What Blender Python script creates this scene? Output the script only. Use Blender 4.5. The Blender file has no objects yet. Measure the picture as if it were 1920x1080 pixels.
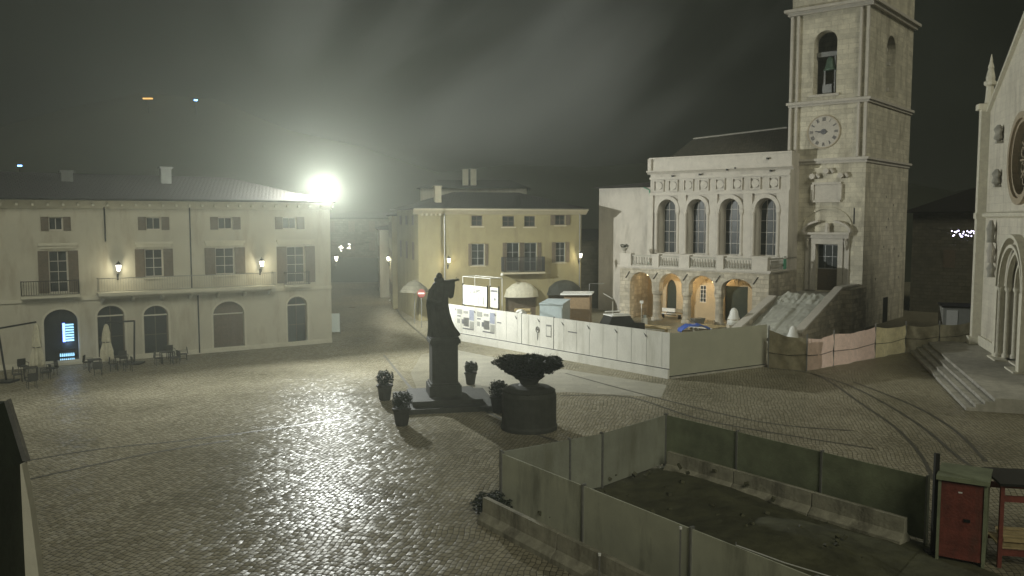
import bpy, bmesh, math, random
from mathutils import Vector, Matrix
from mathutils.geometry import tessellate_polygon
random.seed(7)
R = math.radians
S = bpy.context.scene
COL = S.collection

# ---------------------------------------------------------------- camera
FPX, CH = 1600.0, 9.5
PITCH = math.atan(130/1600)
cd = bpy.data.cameras.new('camera'); cam = bpy.data.objects.new('camera', cd); COL.objects.link(cam)
cd.sensor_width = 36; cd.lens = 36*FPX/1920; cd.clip_start = .1; cd.clip_end = 3000
cam.location = (0, 0, CH); cam.rotation_euler = (R(90)-PITCH, 0, 0)
S.camera = cam

# ---------------------------------------------------------------- world: overcast night sky
W = bpy.data.worlds.new('World'); S.world = W; W.use_nodes = True
nt = W.node_tree; nt.nodes.clear()
wo = nt.nodes.new('ShaderNodeOutputWorld'); bg = nt.nodes.new('ShaderNodeBackground')
tc = nt.nodes.new('ShaderNodeTexCoord'); nz = nt.nodes.new('ShaderNodeTexNoise'); rp = nt.nodes.new('ShaderNodeValToRGB')
nz.inputs['Scale'].default_value = 3.2; nz.inputs['Detail'].default_value = 7; nz.inputs['Roughness'].default_value = .55
nz.inputs['Distortion'].default_value = .6
rp.color_ramp.elements[0].position = .38; rp.color_ramp.elements[0].color = (.007, .009, .005, 1)
rp.color_ramp.elements[1].position = .72; rp.color_ramp.elements[1].color = (.040, .045, .032, 1)
nt.links.new(tc.outputs['Generated'], nz.inputs['Vector']); nt.links.new(nz.outputs['Fac'], rp.inputs['Fac'])
nt.links.new(rp.outputs['Color'], bg.inputs['Color']); nt.links.new(bg.outputs['Background'], wo.inputs['Surface'])
bg.inputs['Strength'].default_value = .35

# ---------------------------------------------------------------- sun lamp turned down to a dim, very soft night fill
sd = bpy.data.lights.new('sun', 'SUN'); sun = bpy.data.objects.new('sun', sd); COL.objects.link(sun)
sd.energy = .92; sd.angle = R(25); sd.color = (1, .97, .77)
sun.rotation_euler = Vector((-.22, .80, -.56)).to_track_quat('-Z', 'Y').to_euler()

S.view_settings.view_transform = 'Standard'; S.view_settings.look = 'None'
S.view_settings.exposure = 0; S.view_settings.gamma = 1
S.render.engine = 'CYCLES'
S.cycles.max_bounces = 4; S.cycles.diffuse_bounces = 2; S.cycles.glossy_bounces = 2
S.cycles.volume_bounces = 0; S.cycles.use_denoising = True
S.cycles.sample_clamp_indirect = 4

FLOOD_W = 29000
HAZE_D = .0018

# ---------------------------------------------------------------- camera-geometry helpers (surveying only)
c_, s_ = math.cos(PITCH), math.sin(PITCH)
def ray(px, py):
    u = (px-960)/FPX; v = (540-py)/FPX
    return (u, c_+v*s_, v*c_-s_)
def G(px, py, z=0.0):
    r = ray(px, py); t = (z-CH)/r[2]; return (r[0]*t, r[1]*t)
def D(px, py, Y):
    r = ray(px, py); t = Y/r[1]; return (r[0]*t, Y, CH+r[2]*t)
class Fr:
    def __init__(s, ox, oy, deg):
        a = R(deg); s.ox, s.oy, s.deg = ox, oy, deg
        s.u = (math.cos(a), math.sin(a)); s.v = (-math.sin(a), math.cos(a))
    def hit(s, px, py, v=0.):
        r = ray(px, py); ox = s.ox+s.v[0]*v; oy = s.oy+s.v[1]*v
        t = (ox*s.v[0]+oy*s.v[1])/(r[0]*s.v[0]+r[1]*s.v[1])
        return ((r[0]*t-ox)*s.u[0]+(r[1]*t-oy)*s.u[1], CH+r[2]*t)
    def rect(s, x0, y0, x1, y1, v=0.):
        ym, xm = (y0+y1)/2, (x0+x1)/2
        return (s.hit(x0, ym, v)[0], s.hit(x1, ym, v)[0], s.hit(xm, y1, v)[1], s.hit(xm, y0, v)[1])
    def w(s, u, v, z=0): return (s.ox+s.u[0]*u+s.v[0]*v, s.oy+s.u[1]*u+s.v[1]*v, z)
    def loc(s, x, y):
        dx, dy = x-s.ox, y-s.oy
        return (dx*s.u[0]+dy*s.u[1], dx*s.v[0]+dy*s.v[1])

# ---------------------------------------------------------------- materials
def N(nt, t, **k):
    n = nt.nodes.new(t)
    for a, b in k.items(): setattr(n, a, b)
    return n
def mat(name, col, rough=.8, var=.25, scale=1.5, bump=.2, metal=0, stain=None, fine=14, brick=None, alpha=None, spec=.4):
    m = bpy.data.materials.new(name); m.use_nodes = True; t = m.node_tree
    b = t.nodes['Principled BSDF']; b.inputs['Roughness'].default_value = rough; b.inputs['Metallic'].default_value = metal
    b.inputs['Specular IOR Level'].default_value = spec
    tcn = N(t, 'ShaderNodeTexCoord')
    n1 = N(t, 'ShaderNodeTexNoise'); n1.inputs['Scale'].default_value = scale; n1.inputs['Detail'].default_value = 8; n1.inputs['Roughness'].default_value = .65
    t.links.new(tcn.outputs['Object'], n1.inputs['Vector'])
    r1 = N(t, 'ShaderNodeValToRGB')
    r1.color_ramp.elements[0].position = .3; r1.color_ramp.elements[1].position = .7
    r1.color_ramp.elements[0].color = tuple(c*(1-var) for c in col)+(1,)
    r1.color_ramp.elements[1].color = tuple(min(.9, c*(1+var*.6)) for c in col)+(1,)
    t.links.new(n1.outputs['Fac'], r1.inputs['Fac'])
    out = r1.outputs['Color']
    hgt = None
    if brick:
        bw, bh, mort, contrast, vertical = brick
        br = N(t, 'ShaderNodeTexBrick'); br.inputs['Scale'].default_value = 1
        br.inputs['Brick Width'].default_value = bw; br.inputs['Row Height'].default_value = bh
        br.inputs['Mortar Size'].default_value = mort; br.inputs['Mortar Smooth'].default_value = .4
        br.inputs['Color1'].default_value = (1-contrast,)*3+(1,); br.inputs['Color2'].default_value = (1, 1, 1, 1)
        br.inputs['Mortar'].default_value = (.62, .6, .56, 1)
        sp = N(t, 'ShaderNodeSeparateXYZ'); cb = N(t, 'ShaderNodeCombineXYZ'); ad = N(t, 'ShaderNodeMath', operation='ADD')
        t.links.new(tcn.outputs['Object'], sp.inputs[0]); t.links.new(sp.outputs[0], ad.inputs[0]); t.links.new(sp.outputs[1], ad.inputs[1])
        t.links.new(ad.outputs[0], cb.inputs[0]); t.links.new(sp.outputs[2 if vertical else 1], cb.inputs[1])
        if not vertical: t.links.new(sp.outputs[0], cb.inputs[0])
        t.links.new(cb.outputs[0], br.inputs['Vector'])
        mx = N(t, 'ShaderNodeMix', data_type='RGBA', blend_type='MULTIPLY'); mx.inputs[0].default_value = 1
        t.links.new(out, mx.inputs[6]); t.links.new(br.outputs['Color'], mx.inputs[7]); out = mx.outputs[2]; hgt = br.outputs['Fac']
    if stain:
        n3 = N(t, 'ShaderNodeTexNoise'); n3.inputs['Scale'].default_value = .35; n3.inputs['Detail'].default_value = 9; n3.inputs['Roughness'].default_value = .7
        mp = N(t, 'ShaderNodeMapping'); mp.inputs['Scale'].default_value = (2.5, 2.5, .6)
        t.links.new(tcn.outputs['Object'], mp.inputs[0]); t.links.new(mp.outputs[0], n3.inputs['Vector'])
        r3 = N(t, 'ShaderNodeValToRGB'); r3.color_ramp.elements[0].position = .5; r3.color_ramp.elements[1].position = .68
        r3.color_ramp.elements[0].color = (0, 0, 0, 1); r3.color_ramp.elements[1].color = (.75, .75, .75, 1)
        t.links.new(n3.outputs['Fac'], r3.inputs['Fac'])
        mx = N(t, 'ShaderNodeMix', data_type='RGBA', blend_type='MIX'); t.links.new(r3.outputs['Color'], mx.inputs[0])
        t.links.new(out, mx.inputs[6]); mx.inputs[7].default_value = tuple(stain)+(1,); out = mx.outputs[2]
    t.links.new(out, b.inputs['Base Color'])
    if bump:
        n2 = N(t, 'ShaderNodeTexNoise'); n2.inputs['Scale'].default_value = fine; n2.inputs['Detail'].default_value = 6
        t.links.new(tcn.outputs['Object'], n2.inputs['Vector'])
        bp = N(t, 'ShaderNodeBump'); bp.inputs['Strength'].default_value = bump; bp.inputs['Distance'].default_value = .05
        if hgt:
            sb = N(t, 'ShaderNodeMath', operation='SUBTRACT'); t.links.new(n2.outputs['Fac'], sb.inputs[0]); t.links.new(hgt, sb.inputs[1])
            t.links.new(sb.outputs[0], bp.inputs['Height'])
        else: t.links.new(n2.outputs['Fac'], bp.inputs['Height'])
        t.links.new(bp.outputs['Normal'], b.inputs['Normal'])
    return m
def emis(name, col, st):
    m = bpy.data.materials.new(name); m.use_nodes = True; b = m.node_tree.nodes['Principled BSDF']
    b.inputs['Base Color'].default_value = (.6, .6, .6, 1); b.inputs['Emission Color'].default_value = col+(1,); b.inputs['Emission Strength'].default_value = st
    b.inputs['Roughness'].default_value = .3
    return m

M = dict(
 cream=mat('cream_plaster', (.54, .52, .43), .85, .10, .5, .1, stain=(.36, .32, .24)),
 cream_trim=mat('cream_trim', (.62, .60, .50), .8, .1, 2, .1),
 ochre=mat('ochre_plaster', (.30, .26, .14), .85, .16, .5, .1, stain=(.21, .175, .10)),
 ochre_trim=mat('pale_trim', (.50, .45, .32), .8, .1, 2, .1),
 palazzo=mat('pale_render', (.60, .56, .49), .8, .1, .8, .12, stain=(.36, .33, .28)),
 palazzo_trim=mat('pale_stone_trim', (.60, .56, .49), .75, .12, 2, .15),
 rubble=mat('old_stone', (.66, .60, .48), .85, .28, 1.6, .5, stain=(.25, .22, .17), brick=(.75, .36, .03, .42, True)),
 tower=mat('tower_stone', (.74, .69, .55), .85, .22, 1.1, .4, stain=(.27, .24, .18), brick=(1.0, .42, .016, .2, True)),
 darkstone=mat('grimy_stone', (.15, .14, .10), .85, .3, 1.2, .5, brick=(.7, .35, .03, .25, True)),
 church=mat('church_stone', (.84, .79, .66), .8, .10, .7, .15, stain=(.48, .44, .36), brick=(1.2, .5, .008, .08, True)),
 church_trim=mat('church_trim', (.84, .79, .65), .75, .16, 3, .2),
 rose=mat('warm_stone', (.50, .42, .30), .8, .25, 5, .4),
 tiles=mat('roof_tiles', (.022, .018, .014), .8, .4, 2.5, .6, brick=(.28, .4, .05, .4, False)),
 oldtiles=mat('worn_roof_tiles', (.13, .12, .09), .85, .4, 2, .6, brick=(.28, .4, .05, .35, False)),
 wood=mat('dark_shutter_wood', (.14, .11, .075), .6, .3, 6, .3),
 wood_l=mat('brown_wood', (.30, .21, .12), .6, .3, 6, .3),
 glass=mat('dark_glass', (.03, .036, .034), .35, .6, .8, .3, spec=.22, fine=2),
 iron=mat('black_iron', (.03, .03, .028), .5, .3, 8, .1, metal=.6),
 steel=mat('grey_steel', (.33, .33, .32), .45, .25, 8, .1, metal=.7),
 board=mat('white_hoarding_sheet', (.74, .73, .67), .45, .10, .9, .06, stain=(.50, .49, .42)),
 concrete=mat('precast_concrete', (.46, .44, .38), .8, .25, 2.5, .35, stain=(.28, .27, .22)),
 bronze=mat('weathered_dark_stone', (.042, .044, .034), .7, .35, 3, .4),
 soil=mat('wet_soil', (.10, .10, .055), .75, .5, 1.2, .9, fine=3),
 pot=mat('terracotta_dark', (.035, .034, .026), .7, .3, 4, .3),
 leaf=mat('leaf', (.022, .032, .015), .5, .5, 4, 0),
 canvas=mat('ecru_canvas', (.78, .75, .60), .85, .18, 4, .3),
 rattan=mat('dark_rattan', (.05, .05, .042), .6, .3, 12, .5),
 netp=mat('faded_pink_net', (.74, .56, .47), .8, .15, 3, .4),
 nety=mat('ochre_net', (.66, .58, .34), .8, .2, 3, .4),
 netb=mat('brown_net', (.40, .36, .24), .8, .35, 2, .5),
 tarp=mat('grey_tarpaulin', (.80, .80, .72), .55, .14, 1.5, .35, fine=4),
 white=mat('white_paint', (.78, .78, .74), .5, .06, 3, .05),
 bluesheet=mat('pale_blue_sheet', (.50, .58, .60), .5, .15, 2, .1),
 blue=mat('blue_plastic', (.06, .13, .50), .4, .3, 6, .3),
 red=mat('red_paint', (.19, .05, .035), .75, .45, 3, .4, stain=(.07, .05, .035)),
 redsign=mat('red_sign', (.22, .05, .04), .5, .1, 3, 0),
 grey=mat('grey_box', (.34, .34, .31), .6, .15, 2, .1),
 text=mat('grey_print', (.16, .16, .17), .7, .1, 3, 0),
 bluep=mat('blue_grey_print', (.30, .32, .40), .7, .2, 3, 0),
 strip=mat('dark_drain_stone', (.085, .08, .06), .45, .3, 3, .3),
 slab=mat('smooth_paving', (.36, .34, .26), .3, .2, 1.2, .12, brick=(1.2, .6, .012, .2, False)),
 warmwall=mat('warm_plaster', (.52, .42, .27), .85, .1, 1, .15),
 green=mat('green_sheet', (.12, .42, .27), .6, .2, 5, .1),
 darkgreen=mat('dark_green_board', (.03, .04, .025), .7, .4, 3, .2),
 hill=mat('wooded_hill', (.04, .045, .028), .9, .6, .03, .6, fine=.3),
 timber=mat('timber', (.42, .33, .17), .7, .3, 4, .3),
 lampglass=emis('lamp_glass', (1, .96, .84), 4), floodglass=emis('flood_glass', (1, 1, .97), 60),
 warmglass=emis('warm_glass', (1, .72, .35), 9), neon=emis('neon_tube', (.12, .22, 1), 6), neonw=emis('lit_bottles', (.3, .7, 1), 1.6),
 fairy=emis('fairy_lights', (.75, .68, 1), 6), orange=emis('orange_lamp', (1, .5, .1), 1.6), bluel=emis('blue_lamp', (.2, .5, 1), 7),
 aqua=emis('lit_aqua_display', (.3, .5, .42), .12))

M['dirtycon'] = mat('muddy_concrete', (.42, .40, .31), .85, .35, 2, .4, stain=(.07, .065, .045))
for k_ in ('netp', 'nety', 'netb', 'canvas', 'tarp'):
    t_ = M[k_].node_tree; p_ = t_.nodes['Principled BSDF']; o_ = [n for n in t_.nodes if n.type == 'OUTPUT_MATERIAL'][0]
    tl_ = t_.nodes.new('ShaderNodeBsdfTranslucent'); ms_ = t_.nodes.new('ShaderNodeMixShader'); ms_.inputs[0].default_value = .45 if k_ != 'canvas' else .25
    t_.links.new(p_.inputs['Base Color'].links[0].from_socket, tl_.inputs['Color'])
    t_.links.new(p_.outputs[0], ms_.inputs[1]); t_.links.new(tl_.outputs[0], ms_.inputs[2]); t_.links.new(ms_.outputs[0], o_.inputs['Surface'])
# ---------------------------------------------------------------- mesh builder
class MB:
    def __init__(s): s.v = []; s.f = []
    def add(s, vs, fs):
        k = len(s.v); s.v += [tuple(v) for v in vs]; s.f += [tuple(i+k for i in f) for f in fs]; return s
    def box(s, x0, x1, y0, y1, z0, z1):
        if x0 > x1: x0, x1 = x1, x0
        if y0 > y1: y0, y1 = y1, y0
        if z0 > z1: z0, z1 = z1, z0
        return s.add([(x0,y0,z0),(x1,y0,z0),(x1,y1,z0),(x0,y1,z0),(x0,y0,z1),(x1,y0,z1),(x1,y1,z1),(x0,y1,z1)],
                     [(0,3,2,1),(4,5,6,7),(0,1,5,4),(1,2,6,5),(2,3,7,6),(3,0,4,7)])
    def obox(s, c, size, rz=0, rx=0, ry=0):
        m = Matrix.Translation(c) @ Matrix.Rotation(rz, 4, 'Z') @ Matrix.Rotation(ry, 4, 'Y') @ Matrix.Rotation(rx, 4, 'X')
        a, b, d = size[0]/2, size[1]/2, size[2]/2
        vs = [m @ Vector(p) for p in [(-a,-b,-d),(a,-b,-d),(a,b,-d),(-a,b,-d),(-a,-b,d),(a,-b,d),(a,b,d),(-a,b,d)]]
        return s.add(vs, [(0,3,2,1),(4,5,6,7),(0,1,5,4),(1,2,6,5),(2,3,7,6),(3,0,4,7)])
    def lathe(s, prof, c=(0,0,0), n=20, sx=1, sy=1, wob=0):
        vs = []; fs = []
        for i, (r, z) in enumerate(prof):
            for k in range(n):
                a = 2*math.pi*k/n; rr = r*(1+wob*math.sin(a*5+i*.7))
                vs.append((c[0]+rr*math.cos(a)*sx, c[1]+rr*math.sin(a)*sy, c[2]+z))
        for i in range(len(prof)-1):
            for k in range(n):
                fs.append((i*n+k, i*n+(k+1)%n, (i+1)*n+(k+1)%n, (i+1)*n+k))
        fs.append(tuple(range(n-1, -1, -1))); fs.append(tuple((len(prof)-1)*n+k for k in range(n)))
        return s.add(vs, fs)
    def tube(s, pts, r, n=6, r2=None):
        pts = [Vector(p) for p in pts]; r2 = r if r2 is None else r2; vs = []; fs = []; m = len(pts)
        for i, p in enumerate(pts):
            d = (pts[min(i+1, m-1)]-pts[max(i-1, 0)]).normalized()
            a = d.cross(Vector((0,0,1))) if abs(d.z) < .95 else d.cross(Vector((1,0,0)))
            a.normalize(); b = d.cross(a); rr = r+(r2-r)*i/(m-1)
            for k in range(n):
                t = 2*math.pi*k/n; vs.append(p+a*rr*math.cos(t)+b*rr*math.sin(t))
        for i in range(m-1):
            for k in range(n): fs.append((i*n+k, i*n+(k+1)%n, (i+1)*n+(k+1)%n, (i+1)*n+k))
        fs.append(tuple(range(n-1, -1, -1))); fs.append(tuple((m-1)*n+k for k in range(n)))
        return s.add(vs, fs)
    def prism(s, poly, v0, v1):      # poly in (u,z), extruded v0..v1
        n = len(poly); vs = [(u, v0, z) for u, z in poly]+[(u, v1, z) for u, z in poly]
        fs = [(i, (i+1)%n, (i+1)%n+n, i+n) for i in range(n)]
        tr = tessellate_polygon([[Vector((u, z, 0)) for u, z in poly]])
        fs += [tuple(t) for t in tr]+[tuple(i+n for i in t[::-1]) for t in tr]
        return s.add(vs, fs)
    def prismx(s, poly, u0, u1):     # poly in (v,z), extruded along u
        n = len(poly); vs = [(u0, v, z) for v, z in poly]+[(u1, v, z) for v, z in poly]
        fs = [(i, (i+1)%n, (i+1)%n+n, i+n) for i in range(n)]
        tr = tessellate_polygon([[Vector((u, z, 0)) for u, z in poly]])
        fs += [tuple(t) for t in tr]+[tuple(i+n for i in t[::-1]) for t in tr]
        return s.add(vs, fs)
    def slabxy(s, poly, z0, z1):
        n = len(poly); vs = [(x, y, z0) for x, y in poly]+[(x, y, z1) for x, y in poly]
        fs = [(i, (i+1)%n, (i+1)%n+n, i+n) for i in range(n)]
        tr = tessellate_polygon([[Vector((x, y, 0)) for x, y in poly]])
        fs += [tuple(t) for t in tr]+[tuple(i+n for i in t[::-1]) for t in tr]
        return s.add(vs, fs)
    def holed(s, outer, holes, v=0., t=.35):   # front skin at v with openings and reveals t deep
        loops = [outer]+holes; pts = [p for l in loops for p in l]
        tr = tessellate_polygon([[Vector((u, z, 0)) for u, z in l] for l in loops])
        s.add([(u, v, z) for u, z in pts], [tuple(x) for x in tr])
        for h in holes:
            n = len(h); s.add([(u, v, z) for u, z in h]+[(u, v+t, z) for u, z in h], [(i, (i+1)%n, (i+1)%n+n, i+n) for i in range(n)])
        return s
    def band(s, path, prof_w, v0, v1):   # strip of width prof_w outside a (u,z) path, extruded v0..v1
        out = []
        m = len(path)
        for i in range(m):
            a = Vector(path[max(i-1, 0)]); b = Vector(path[min(i+1, m-1)]); d = (b-a).normalized()
            out.append((path[i][0]-d.y*prof_w, path[i][1]+d.x*prof_w))
        return s.prism(list(path)+out[::-1], v0, v1)
    def build(s, name, m, parent=None, smooth=False, fix=True, loc=None, rz=0):
        me = bpy.data.meshes.new(name); me.from_pydata(s.v, [], s.f); me.validate()
        if fix:
            bm = bmesh.new(); bm.from_mesh(me); bmesh.ops.recalc_face_normals(bm, faces=bm.faces); bm.to_mesh(me); bm.free()
        if smooth:
            for p in me.polygons: p.use_smooth = True
        me.materials.append(M[m] if isinstance(m, str) else m)
        o = bpy.data.objects.new(name, me); COL.objects.link(o)
        if parent is not None: o.parent = parent
        if loc is not None: o.location = loc; o.rotation_euler = (0, 0, rz)
        return o
def tag(o, label=None, cat=None, group=None, kind=None):
    if label: o['label'] = label
    if cat: o['category'] = cat
    if group: o['group'] = group
    if kind: o['kind'] = kind
    return o
def thing(name, label, cat, loc=(0,0,0), rz=0, group=None):
    o = bpy.data.objects.new(name, None); COL.objects.link(o); o.location = loc; o.rotation_euler = (0, 0, rz)
    o.empty_display_size = .3
    return tag(o, label, cat, group)
def kids(o): return [c for c in bpy.data.objects if c.parent == o]
def copy_tree(o, parent=None):
    c = o.copy(); COL.objects.link(c); c.parent = parent
    for ch in kids(o): copy_tree(ch, c)
    return c
def rc(u0, u1, z0, z1): return [(u0, z0), (u1, z0), (u1, z1), (u0, z1)]
def arch(u0, u1, z0, zs, zt, n=14):   # opening: feet z0, springing zs, crown zt
    cx, rx, rz = (u0+u1)/2, (u1-u0)/2, zt-zs
    return [(u0, z0), (u1, z0)]+[(cx+rx*math.cos(math.pi*k/n), zs+rz*math.sin(math.pi*k/n)) for k in range(n+1)]
def archline(u0, u1, zs, zt, n=14):
    cx, rx, rz = (u0+u1)/2, (u1-u0)/2, zt-zs
    return [(cx-rx*math.cos(math.pi*k/n), zs+rz*math.sin(math.pi*k/n)) for k in range(n+1)]
def lens(name, kind, loc, energy, col, radius=.1, parent=None):
    l = bpy.data.lights.new(name, kind); l.energy = energy; l.color = col; l.shadow_soft_size = radius
    o = bpy.data.objects.new(name, l); COL.objects.link(o); o.location = loc
    if parent: o.parent = parent
    return o
def window(parent, u0, u1, z0, z1, v=.22, bars=(1, 2), fm='palazzo_trim', fw=.07, arched=None, glass='glass'):
    f = MB(); cx = (u0+u1)/2
    if arched:
        zs = arched; loop = arch(u0, u1, z0, zs, z1); inner = arch(u0+fw, u1-fw, z0+fw, zs, z1-fw)
        g = MB().prism(arch(u0+fw*.5, u1-fw*.5, z0+fw*.5, zs, z1-fw*.5), v+.05, v+.09)
        f.holed(loop, [inner], v, .06)
    else:
        f.box(u0, u0+fw, v, v+.06, z0, z1).box(u1-fw, u1, v, v+.06, z0, z1)
        f.box(u0+fw, u1-fw, v, v+.06, z0, z0+fw).box(u0+fw, u1-fw, v, v+.06, z1-fw, z1)
        g = MB().box(u0+fw*.5, u1-fw*.5, v+.03, v+.05, z0+fw*.5, z1-fw*.5)
    top = arched if arched else z1
    for i in range(1, bars[0]+1):
        u = u0+(u1-u0)*i/(bars[0]+1); zz = z1-fw
        if arched: k = (u-cx)/((u1-u0)/2); zz = arched+(z1-arched)*math.sqrt(max(0, 1-k*k))-fw*.6
        f.box(u-.02, u+.02, v+.004, v+.028 if not arched else v+.048, z0+fw, zz)
    for i in range(1, bars[1]+1):
        z = z0+(top-z0)*i/(bars[1]+(0 if arched else 1)); f.box(u0+fw, u1-fw, v+.008, v+.024, z-.02, z+.02)
    fo = f.build('window', fm, parent); g.build('pane', glass, fo)
    return fo
def shutter(parent, u0, u1, z0, z1, v=-.06, ajar=0):
    b = MB().box(u0, u1, v, v+.035, z0, z1)
    n = max(3, int((z1-z0)/.14))
    for i in range(n):
        z = z0+.05+(z1-z0-.1)*(i+.5)/n; b.box(u0+.05, u1-.05, v-.014, v-.001, z-.03, z+.02)
    return b.build('shutter', 'wood', parent)
def railing(parent, pts, h, mname='iron', step=.14, name='railing', r=.013):
    b = MB()
    for a, c in zip(pts[:-1], pts[1:]):
        a = Vector(a); c = Vector(c); L = (c-a).length; n = max(2, int(L/step))
        b.tube([a+Vector((0,0,h)), c+Vector((0,0,h))], .028, 6); b.tube([a+Vector((0,0,.08)), c+Vector((0,0,.08))], .016, 4)
        for i in range(n+1):
            p = a.lerp(c, i/n); b.tube([p+Vector((0,0,.08)), p+Vector((0,0,h))], r, 4)
    return b.build(name, mname, parent)
def gable_roof(parent, u0, u1, v0, v1, z, h, over=.6, m='tiles', name='roof', hip=1.):
    vm = (v0+v1)/2; a, b, c, d = u0-over, u1+over, v0-over, v1+over
    hi = (v1-v0)/2*hip
    vs = [(a,c,z),(b,c,z),(b,d,z),(a,d,z),(a+hi,vm,z+h),(b-hi,vm,z+h),(a,c,z-.12),(b,c,z-.12),(b,d,z-.12),(a,d,z-.12)]
    fs = [(0,1,5,4),(2,3,4,5),(0,4,3),(1,2,5),(6,7,1,0),(7,8,2,1),(8,9,3,2),(9,6,0,3),(6,9,8,7)]
    return MB().add(vs, fs).build(name, m, parent)

# ================================================================= SETTING
def ground_material():
    m = bpy.data.materials.new('wet_cobbles'); m.use_nodes = True; t = m.node_tree; b = t.nodes['Principled BSDF']
    L = t.links.new
    def mth(op, a, c=None, d=None):
        n = N(t, 'ShaderNodeMath', operation=op)
        for i, x in enumerate((a, c, d)):
            if x is None: continue
            if isinstance(x, (int, float)): n.inputs[i].default_value = x
            else: L(x, n.inputs[i])
        return n.outputs[0]
    tcn = N(t, 'ShaderNodeTexCoord'); mp = N(t, 'ShaderNodeMapping'); mp.inputs['Rotation'].default_value = (0, 0, R(13))
    L(tcn.outputs['Object'], mp.inputs[0])
    # slight wander so rows are not ruler straight
    nw = N(t, 'ShaderNodeTexNoise'); nw.inputs['Scale'].default_value = .35; nw.inputs['Detail'].default_value = 3; L(mp.outputs[0], nw.inputs['Vector'])
    vs = N(t, 'ShaderNodeVectorMath', operation='SCALE'); L(nw.outputs['Color'], vs.inputs[0]); vs.inputs['Scale'].default_value = .7
    va = N(t, 'ShaderNodeVectorMath', operation='ADD'); L(mp.outputs[0], va.inputs[0]); L(vs.outputs[0], va.inputs[1])
    sp = N(t, 'ShaderNodeSeparateXYZ'); L(va.outputs[0], sp.inputs[0])
    X, Y = sp.outputs[0], sp.outputs[1]
    col = mth('DIVIDE', X, .165); ci = mth('FLOOR', col); fx = mth('SUBTRACT', mth('FRACT', col), .5)
    wn0 = N(t, 'ShaderNodeTexWhiteNoise', noise_dimensions='1D'); L(ci, wn0.inputs['W'])
    row = mth('ADD', mth('DIVIDE', Y, .27), wn0.outputs['Value']); ri = mth('FLOOR', row); fy = mth('SUBTRACT', mth('FRACT', row), .5)
    cb = N(t, 'ShaderNodeCombineXYZ'); L(ci, cb.inputs[0]); L(ri, cb.inputs[1])
    wn = N(t, 'ShaderNodeTexWhiteNoise', noise_dimensions='2D'); L(cb.outputs[0], wn.inputs['Vector'])
    sc = N(t, 'ShaderNodeSeparateXYZ'); L(wn.outputs['Color'], sc.inputs[0])
    big = N(t, 'ShaderNodeTexNoise'); big.inputs['Scale'].default_value = .16; big.inputs['Detail'].default_value = 5; L(tcn.outputs['Object'], big.inputs['Vector'])
    fine = N(t, 'ShaderNodeTexNoise'); fine.inputs['Scale'].default_value = 15; fine.inputs['Detail'].default_value = 4; L(tcn.outputs['Object'], fine.inputs['Vector'])
    sf = N(t, 'ShaderNodeSeparateXYZ'); L(fine.outputs['Color'], sf.inputs[0])
    amp = mth('MULTIPLY_ADD', big.outputs['Fac'], .44, .0)
    def tilt(r, f, s):
        a = mth('MULTIPLY', mth('SUBTRACT', r, .5), amp)
        dome = mth('MULTIPLY', mth('MULTIPLY', f, mth('MULTIPLY', f, f)), 1.9)
        e = mth('MULTIPLY', mth('SUBTRACT', s, .5), .36)
        return mth('ADD', mth('ADD', a, dome), e)
    tx = tilt(sc.outputs[0], fx, sf.outputs[0]); ty = tilt(sc.outputs[1], fy, sf.outputs[1])
    cn = N(t, 'ShaderNodeCombineXYZ'); L(tx, cn.inputs[0]); L(ty, cn.inputs[1]); cn.inputs[2].default_value = 1
    vr = N(t, 'ShaderNodeVectorRotate', rotation_type='Z_AXIS'); L(cn.outputs[0], vr.inputs['Vector']); vr.inputs['Angle'].default_value = R(-13)
    nn = N(t, 'ShaderNodeVectorMath', operation='NORMALIZE'); L(vr.outputs[0], nn.inputs[0]); L(nn.outputs[0], b.inputs['Normal'])
    ed = mth('MAXIMUM', mth('ABSOLUTE', fx), mth('ABSOLUTE', fy)); joint = mth('GREATER_THAN', ed, .44)
    r1 = N(t, 'ShaderNodeValToRGB'); r1.color_ramp.elements[0].color = (.20, .18, .12, 1); r1.color_ramp.elements[1].color = (.44, .40, .29, 1)
    bg2 = mth('MULTIPLY_ADD', mth('SUBTRACT', big.outputs['Fac'], .5), 2.2, .25); mixv = mth('ADD', mth('MULTIPLY', sc.outputs[2], .5), bg2); L(mixv, r1.inputs['Fac'])
    mx = N(t, 'ShaderNodeMix', data_type='RGBA'); L(joint, mx.inputs[0]); L(r1.outputs['Color'], mx.inputs[6]); mx.inputs[7].default_value = (.07, .065, .045, 1)
    L(mx.outputs[2], b.inputs['Base Color'])
    ro = mth('ADD', mth('MULTIPLY_ADD', big.outputs['Fac'], .34, .17), mth('MULTIPLY', joint, .4)); L(ro, b.inputs['Roughness'])
    b.inputs['Specular IOR Level'].default_value = .03
    return m
M['ground'] = ground_material()
g = MB().add([(-900,-300,0),(900,-300,0),(900,1500,0),(-900,1500,0)], [(0,1,2,3)]).build('ground', 'ground'); tag(g, kind='structure')

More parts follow.
